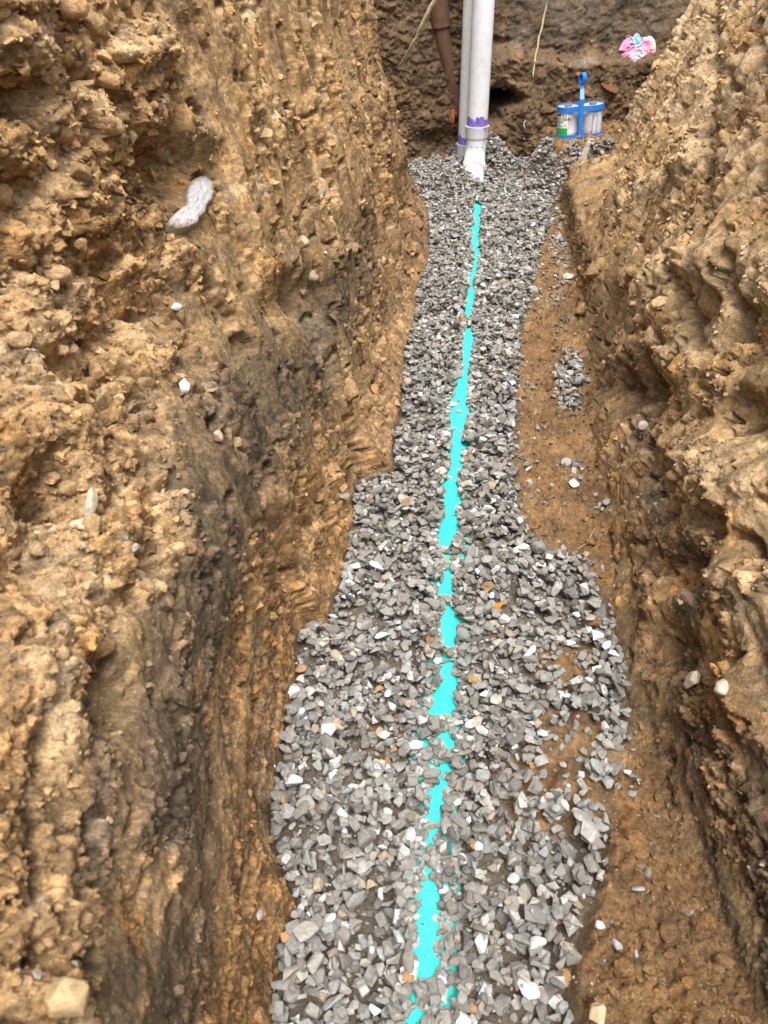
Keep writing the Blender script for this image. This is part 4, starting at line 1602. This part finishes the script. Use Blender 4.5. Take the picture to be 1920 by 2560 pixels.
M_CHALK = chalk_material()
_wz = rock_z(4001, .22, (.66, .645, .65), .16, 9)


def white_z(q, rho):
    z, c = _wz(q, rho)
    w = sst(.70, 1.0, rho + .28 * fbm(q[:, 0] / 9, q[:, 1] / 9, 4055, 4))[:, None] * .75
    return z, c * (1 - w) + np.array([.36, .26, .15]) * w


o = outlined('white_rock', [c8(*p) for p in [(480, 210), (560, 195), (590, 240), (605, 290), (612, 370), (590, 460), (530, 520), (522, 590), (455, 640), (440, 700), (330, 745), (250, 757), (150, 722), (135, 675), (230, 580), (310, 530), (332, 480),
                                             (318, 420), (345, 330), (370, 270), (420, 235)]], c8(400, 490), .009, white_z, M_CHALK, LB, plane='fit', nr=44, na=150, back=4, lift=.010)
tag(o, 'long white chalky rock bared in the left earth bank below the overhang', 'rock')


def wall_stone(name, label, cat, x, y, rp, colr, S, ang=0, flat=.8, sink=.12, proto=None, group=None, wide=1.0):
    P, N, _ = hit(x, y, S)
    fw = float(proj(P)[2])
    r = rp * SS * fw / FPX
    V, F = cut_rock(int(x * 7 + y), 3 if rp > 14 else 2)
    # flat side turned to the earth, long side along the requested direction in view
    n = Vector(N).normalized()
    u = Vector((math.cos(math.radians(ang)), math.sin(math.radians(ang)) * sP, math.sin(math.radians(ang)) * cP))
    u = (u - n * u.dot(n)).normalized()
    v = n.cross(u)
    Mx = np.array([[u.x, v.x, n.x], [u.y, v.y, n.y], [u.z, v.z, n.z]]) @ np.diag([r, r * wide, r * flat])
    V2 = V @ Mx.T
    me = fast_mesh(name, V2, F, np.tile(np.array(colr, float), (len(V), 1)), smooth=False)
    o = new_obj(name, me, M_CHALK if min(colr) > .5 else M_STONE)
    o.location = Vector(P + N * r * flat * (.5 - sink))
    return tag(o, label, cat, group)


wall_stone('stone', 'white angular stone stuck in the left bank, like a small arrowhead pointing up', 'stone', 392, 830, 18, (.76, .77, .80), LB, 80, .7)
wall_stone('stone', 'small white stone lodged under a tan clod high in the left bank', 'stone', 378, 663, 13, (.74, .75, .78), LB, 0, .7)
wall_stone('stone', 'pale grey rounded stone under the overhang above the white chalky rock', 'stone', 350, 331, 18, (.46, .38, .28), LB, 20, .8)
wall_stone('stone', 'tan blocky stone jutting from the left bank right of the white chalky rock', 'stone', 648, 527, 17, (.42, .32, .20), LB, 60, .9)
wall_stone('stone', 'brown blocky stone in the left bank directly below a tan one', 'stone', 672, 603, 16, (.34, .27, .20), LB, 80, .9)
wall_stone('stone', 'small pale pebble stuck in the left bank right of two blocky stones', 'stone', 706, 546, 6, (.62, .55, .45), LB, 20, .7)
wall_stone('stone', 'white chip lying on the brown soil at the lower left, beside the gravel edge', 'stone', 558, 1972, 16, (.76, .77, .78), LB, -20, .3)
wall_stone('stone', 'large tan rock below the dark hole in the lower left bank', 'rock', 150, 2150, 52, (.44, .32, .17), LB, 60, .8, .3)
wall_stone('stone', 'grey pebble in dark soil low on the left bank', 'stone', 285, 1185, 12, (.42, .39, .37), LB, -40, .8)
wall_stone('stone', 'pinkish clod stone on the left bank between the dark stripes', 'stone', 468, 948, 17, (.48, .36, .26), LB, 20, .8)
wall_stone('stone', 'orange clay lump resting on the left bank foot beside the gravel', 'stone', 812, 843, 18, (.40, .21, .07), LB, 40, .8)
wall_stone('stone', 'pale upright stone in the lower right bank, narrow and pointed', 'stone', 1501, 1466, 27, (.50, .42, .32), RB, 85, .6)
wall_stone('stone', 'pale rounded stone in the lower right bank beside a narrow one', 'stone', 1561, 1486, 21, (.52, .44, .35), RB, 70, .9)
wall_stone('stone', 'light pebble on the right bank above the dark hollow', 'stone', 1392, 922, 12, (.58, .52, .44), RB, 40, .8)
wall_stone('stone', 'grey stone alone on the brown bench nearest the far gravel', 'stone', 1155, 626, 11, (.36, .35, .34), FL, 20, .6)
wall_stone('stone', 'pale two-tone stone on the bench at the foot of the right bank', 'stone', 1226, 598, 13, (.56, .50, .42), FL, 30, .7)
wall_stone('stone', 'grey rounded stone alone on the middle of the brown bench', 'stone', 1218, 1002, 13, (.36, .37, .37), FL, 30, .7)
wall_stone('stone', 'white oblong chip on the bench just below a grey rounded stone', 'stone', 1236, 1042, 13, (.70, .71, .72), FL, 15, .4)
wall_stone('stone', 'pale pointed clod at the bottom edge beside the gravel on the right', 'stone', 1290, 2190, 24, (.55, .40, .26), FL, 80, .7, .2)
wall_stone('clod', 'rounded orange-brown clod at the lower right gravel edge', 'clod', 1218, 2120, 22, (.30, .17, .07), FL, 0, 1.0, .2)
wall_stone('stone', 'bleached pale shard standing out of the left bank below a large tan lump', 'shard', 186, 1085, 40, (.60, .52, .40), LB, 82, .5, .1, wide=.42)
wall_stone('stone', 'cream blunt stone under the bleached shard in the left bank', 'stone', 180, 1140, 24, (.54, .44, .30), LB, 10, .8, .1)

# ------------------------------------------------------------------ roots, sticks, leaves, chips
M_ROOT = plain_material('root_bark', (.44, .34, .22), rough=.85, mottle=.35, scale=70, bump=.5)
M_ROOTD = plain_material('dark_root', (.24, .18, .11), rough=.85, mottle=.35, scale=70, bump=.5)
M_LEAF = plain_material('dead_leaf', (.27, .115, .045), rough=.7, mottle=.3, scale=60)
M_LEAFO = plain_material('orange_leaf', (.46, .17, .02), rough=.7, mottle=.3, scale=60)
M_LEAFP = plain_material('pale_leaf', (.50, .36, .16), rough=.7, mottle=.2, scale=60)
M_WOOD = plain_material('weathered_wood', (.27, .235, .19), rough=.85, mottle=.35, scale=45, bump=.6)
M_WOODR = plain_material('reddish_wood', (.28, .14, .075), rough=.8, mottle=.3, scale=45, bump=.4)
M_CLAYP = plain_material('old_fired_clay', (.125, .064, .04), rough=.8, mottle=.35, scale=22, dirt=(.15, .095, .055), dirt_amt=.95, bump=.5)


def px_path(pts, Y0, lift=.0, S=None, wig=0):
    out = []
    for q in pts:
        x, y = q[0] / SS, q[1] / SS
        if S is not None and y > 0:
            P, N, _ = hit(x, y, S)
            out.append(P + N * lift)
        else:
            out.append(at_y(x, y, Y0 if len(q) < 3 else q[2]))
    return out


def smooth_path(P, n=24, seed=0, wob=.002):
    P = np.array(P)
    s = np.r_[0, np.cumsum(np.linalg.norm(np.diff(P, axis=0), axis=1))]
    t = np.linspace(0, s[-1], n)
    Q = np.stack([np.interp(t, s, P[:, k]) for k in range(3)], -1)
    for _ in range(2):
        Q[1:-1] = .25 * Q[:-2] + .5 * Q[1:-1] + .25 * Q[2:]
    w = np.array([[mnoise.noise((i * .45 + seed, 3.1 * k, seed)) for k in range(3)] for i in range(n)]) * wob
    w[0] = w[-1] = 0
    return Q + w


def root(name, label, cat, P, r0, r1, mat, n=26, seed=0, wob=.003, seg=10):
    Q = smooth_path(P, n, seed, wob)
    rad = [(r0 + (r1 - r0) * i / (n - 1)) * (1 + .22 * mnoise.noise((i * .7, seed, 0))) for i in range(n)]
    o = new_obj(name, bm_mesh(name, ring_tube([Vector(q) for q in Q], rad, seg)), mat)
    return tag(o, label, cat)


root('stick', 'pale broken stick leaning down from above in front of the far left earth wall', 'stick', [at_y(1130 / SS, -140 / SS, 4.45), at_y(1088 / SS, 0, 4.5), at_y(1063 / SS, 44 / SS, 4.52), at_y(1037 / SS, 99 / SS, 4.56), at_y(1010 / SS, 145 / SS, 4.62), at_y(994 / SS, 172 / SS, 4.68)],
     .016, .003, M_ROOT, 30, 5, .006)
root('hanging_root', 'thin pale root hanging down the back wall between the white pipes and the blue carrier', 'root', px_path([(1385, -90, 4.86), (1368, 2), (1354, 68), (1342, 135), (1335, 185), (1330, 200)], 4.8, .012, BW), .008, .004, M_ROOT, 30, 9, .006)
root('hanging_root', 'short dull root on the back wall straight above the pink rag', 'root', px_path([(1616, -80, 4.98), (1611, 3), (1607, 24), (1604, 42)], 4.9, .001, BW), .006, .003, M_ROOTD, 20, 13, .004)
root('root', 'grey root crossing the top of the left bank beside the pit', 'root', [at_y(960 / SS, -40 / SS, 4.05), at_y(936 / SS, 0, 4.05), at_y(920 / SS, 20 / SS, 4.05), at_y(905 / SS, 36 / SS, 4.05), at_y(880 / SS, 60 / SS, 4.0)], .012, .006, M_ROOTD, 20, 17, .005)
root('rootlet', 'hair-thin root curling over the right bench edge below the middle', 'root', px_path([(1552, 1215), (1545, 1240), (1530, 1265), (1522, 1285)], 1.3, .004, RB), .0011, .0006, M_ROOT, 14, 21, .002, 6)
root('rootlet', 'pale straw lying on the brown bench beside scattered stones', 'root', px_path([(1485, 1322), (1478, 1345), (1465, 1362), (1448, 1372)], 1.2, .003, FL), .0011, .0008, M_ROOT, 14, 25, .002, 6)
root('twig', 'thin brown twig lying across the gravel at the left edge', 'twig', [gp(695, 1384, .03), gp(715, 1380, .032), gp(735, 1379, .03)], .0014, .0009, M_ROOT, 10, 27, .002, 6)
root('twig', 'tiny white hooked twig on the dark wall left of the blue carrier', 'twig', px_path([(1312, 303), (1307, 310), (1308, 322)], 4.8, .006, BW), .003, .002, plain_material('bleached_twig', (.72, .70, .66)), 10, 29, .001, 6)


def leaf(label, x, y, size_px, ang, mat, S, curl=.35, lobes=True, thin=1.0, up=(0, -.6, .8), lift=.012, at=None, name='oak_leaf'):
    P = hit(x, y, S)[0] if at is None else at
    fw = float(proj(P)[2])
    L = size_px * SS * fw / FPX
    out = [(0, .02), (.12, .05), (.2, .20), (.27, .10), (.36, .30), (.42, .13), (.52, .38), (.60, .14), (.70, .33), (.76, .12), (.88, .20), (1, 0)] if lobes else [(0, .01), (.15, .10), (.35, .2), (.6, .2), (.8, .12), (1, 0)]
    bm = bmesh.new()
    mid, upv, dn = [], [], []

    def pos(a, b):
        z = curl * (b * b * 1.8 + .25 * math.sin(a * 3.1)) + .05 * mnoise.noise((a * 4, b * 4, x))
        return Vector(((a - .5) * L, b * L * thin, z * L))
    for a, w in out:
        mid.append(bm.verts.new(pos(a, 0)))
        upv.append(bm.verts.new(pos(a + .05, w)))
        dn.append(bm.verts.new(pos(a + .03, -w)))
    for i in range(len(out) - 1):
        bm.faces.new((mid[i], mid[i + 1], upv[i + 1], upv[i]))
        bm.faces.new((mid[i], dn[i], dn[i + 1], mid[i + 1]))
    r = bmesh.ops.solidify(bm, geom=list(bm.faces), thickness=L * .012)
    n = Vector(up).normalized()
    u = Vector((math.cos(math.radians(ang)), math.sin(math.radians(ang)) * sP, math.sin(math.radians(ang)) * cP))
    u = (u - n * u.dot(n)).normalized()
    v = n.cross(u)
    o = new_obj(name, bm_mesh(name, bm), mat)
    M4 = Matrix(((u.x, v.x, n.x, 0), (u.y, v.y, n.y, 0), (u.z, v.z, n.z, 0), (0, 0, 0, 1)))
    M4.translation = Vector(P) + n * lift
    o.matrix_world = M4
    return tag(o, label, 'leaf', 'dead leaves in the pit')


leaf('brown lobed oak leaf on the wall right of the blue carrier handle', 1514 / SS, 226 / SS, 44, -35, M_LEAF, BW)
leaf('curled brown leaf on the ledge where the back wall meets the right bank', 1572 / SS, 272 / SS, 32, 10, M_LEAF, BW, .7)
leaf('brown leaf half against the right bank crest, beside a curled one', 1603 / SS, 267 / SS, 26, 30, M_LEAF, BW, .4)
leaf('orange leaf sticking out beneath the blue carrier', 0, 0, 34, 12, M_LEAFO, FL, .5, at=np.array(at_y(1474 / SS, 346 / SS, 4.53)), lift=.0)
leaf('reddish leaf tip behind the loop of the blue carrier handle', 1441 / SS, 196 / SS, 20, 120, M_LEAFO, BW, .4)
leaf('narrow rust-brown leaf hanging on the back wall under the grey clay face', 1396 / SS, 143 / SS, 26, -60, M_LEAF, BW, .5, False, .7)
leaf('pale dry leaf lying on the crumbly right bank', 1665 / SS, 585 / SS, 22, 60, M_LEAFP, RB, .3, False, 1.2, up=(-.6, -.5, .6))


def chip(name, label, pts, Y, w, th, mat, seed, taper=.5):
    """split piece of wood along a path"""
    P = [np.array(at_y(px / SS, py / SS, Y if k is None else k)) for px, py, k in pts]
    Q = smooth_path(P, 12, seed, .004)
    bm = bmesh.new()
    rings = []
    for i, q in enumerate(Q):
        f = i / 11
        ww = w * (1 - taper * f) * (1 + .25 * mnoise.noise((i * .8, seed, 0)))
        tt = th * (1 - .5 * taper * f)
        rings.append([bm.verts.new(Vector(q) + Vector((a * ww * (1 + .1 * mnoise.noise((a * 3, i * .6, seed))), b * tt, .15 * b * tt))) for a, b in ((-1, -.4), (-.4, -1), (.5, -.8), (1, -.1), (.6, .9), (-.7, .8))])
    for i in range(11):
        for k in range(6):
            bm.faces.new((rings[i][k], rings[i][(k + 1) % 6], rings[i + 1][(k + 1) % 6], rings[i + 1][k]))
    bm.faces.new(rings[0][::-1])
    bm.faces.new(rings[-1])
    o = new_obj(name, bm_mesh(name, bm, False), mat)
    return tag(o, label, 'wood')


chip('wood_chunk', 'grey weathered wood splinter standing in the gravel below the blue carrier', [(1456, 405, 4.28), (1463, 380, 4.30), (1470, 360, 4.33), (1474, 348, 4.36)], 4.4, .022, .014, M_WOOD, 3)
chip('wood_chip', 'red-brown wood chip leaning beside the right bank, right of the blue carrier', [(1542, 374, None), (1556, 357, None), (1571, 336, None)], 4.35, .020, .010, M_WOODR, 8)
chip('wood_chip', 'small rusty wood chip on the gravel right of the turquoise strip', [(1232, 1524, .0 + 1.14), (1248, 1514, 1.155), (1262, 1502, 1.17)], 1.15, .008, .005, M_LEAFO, 12, .3)

# old clay pipe behind the white pipes
t = thing('clay_pipe', 'old red-brown clay pipe half buried in the earth left of the white pipes', 'pipe', tuple(at_y(1110 / SS, 80 / SS, 4.93)))
loc = Vector(t.location)


def clay(name, pts, rads):
    bm = ring_tube([Vector(p) - loc for p in pts], rads, 32)
    return new_obj(name, sharp_by_angle(bm_mesh(name, bm)), M_CLAYP, t)


A, B_, C_ = [Vector(at_y(x / SS, y / SS, 4.93)) for x, y in ((1082, -150), (1104, 78), (1146, 275))]
clay('bell', [A, B_.lerp(A, .05), B_.lerp(A, .045)], [.052, .052, .044])
clay('barrel', [B_.lerp(A, .1), B_, C_], [.040, .041, .041])
for (x, y, ang, lab) in [(1131, 290, 80, 'orange-red clay shard in the dark gap left of the white pipes'), (1104, 398, 50, 'red clay shard at the gravel edge below the old clay pipe')]:
    P = np.array(at_y(x / SS, y / SS, 4.72))
    V, F = PROTO_HI[4]
    me = fast_mesh('clay_shard', V * np.array([.05, .03, .028]), F, np.tile(np.array([.34, .085, .03]), (len(V), 1)), smooth=False)
    o = new_obj('clay_shard', me, M_STONE)
    o.location = Vector(P)
    o.rotation_euler = (.3, -math.radians(ang), .2)
    tag(o, lab, 'clay shard')
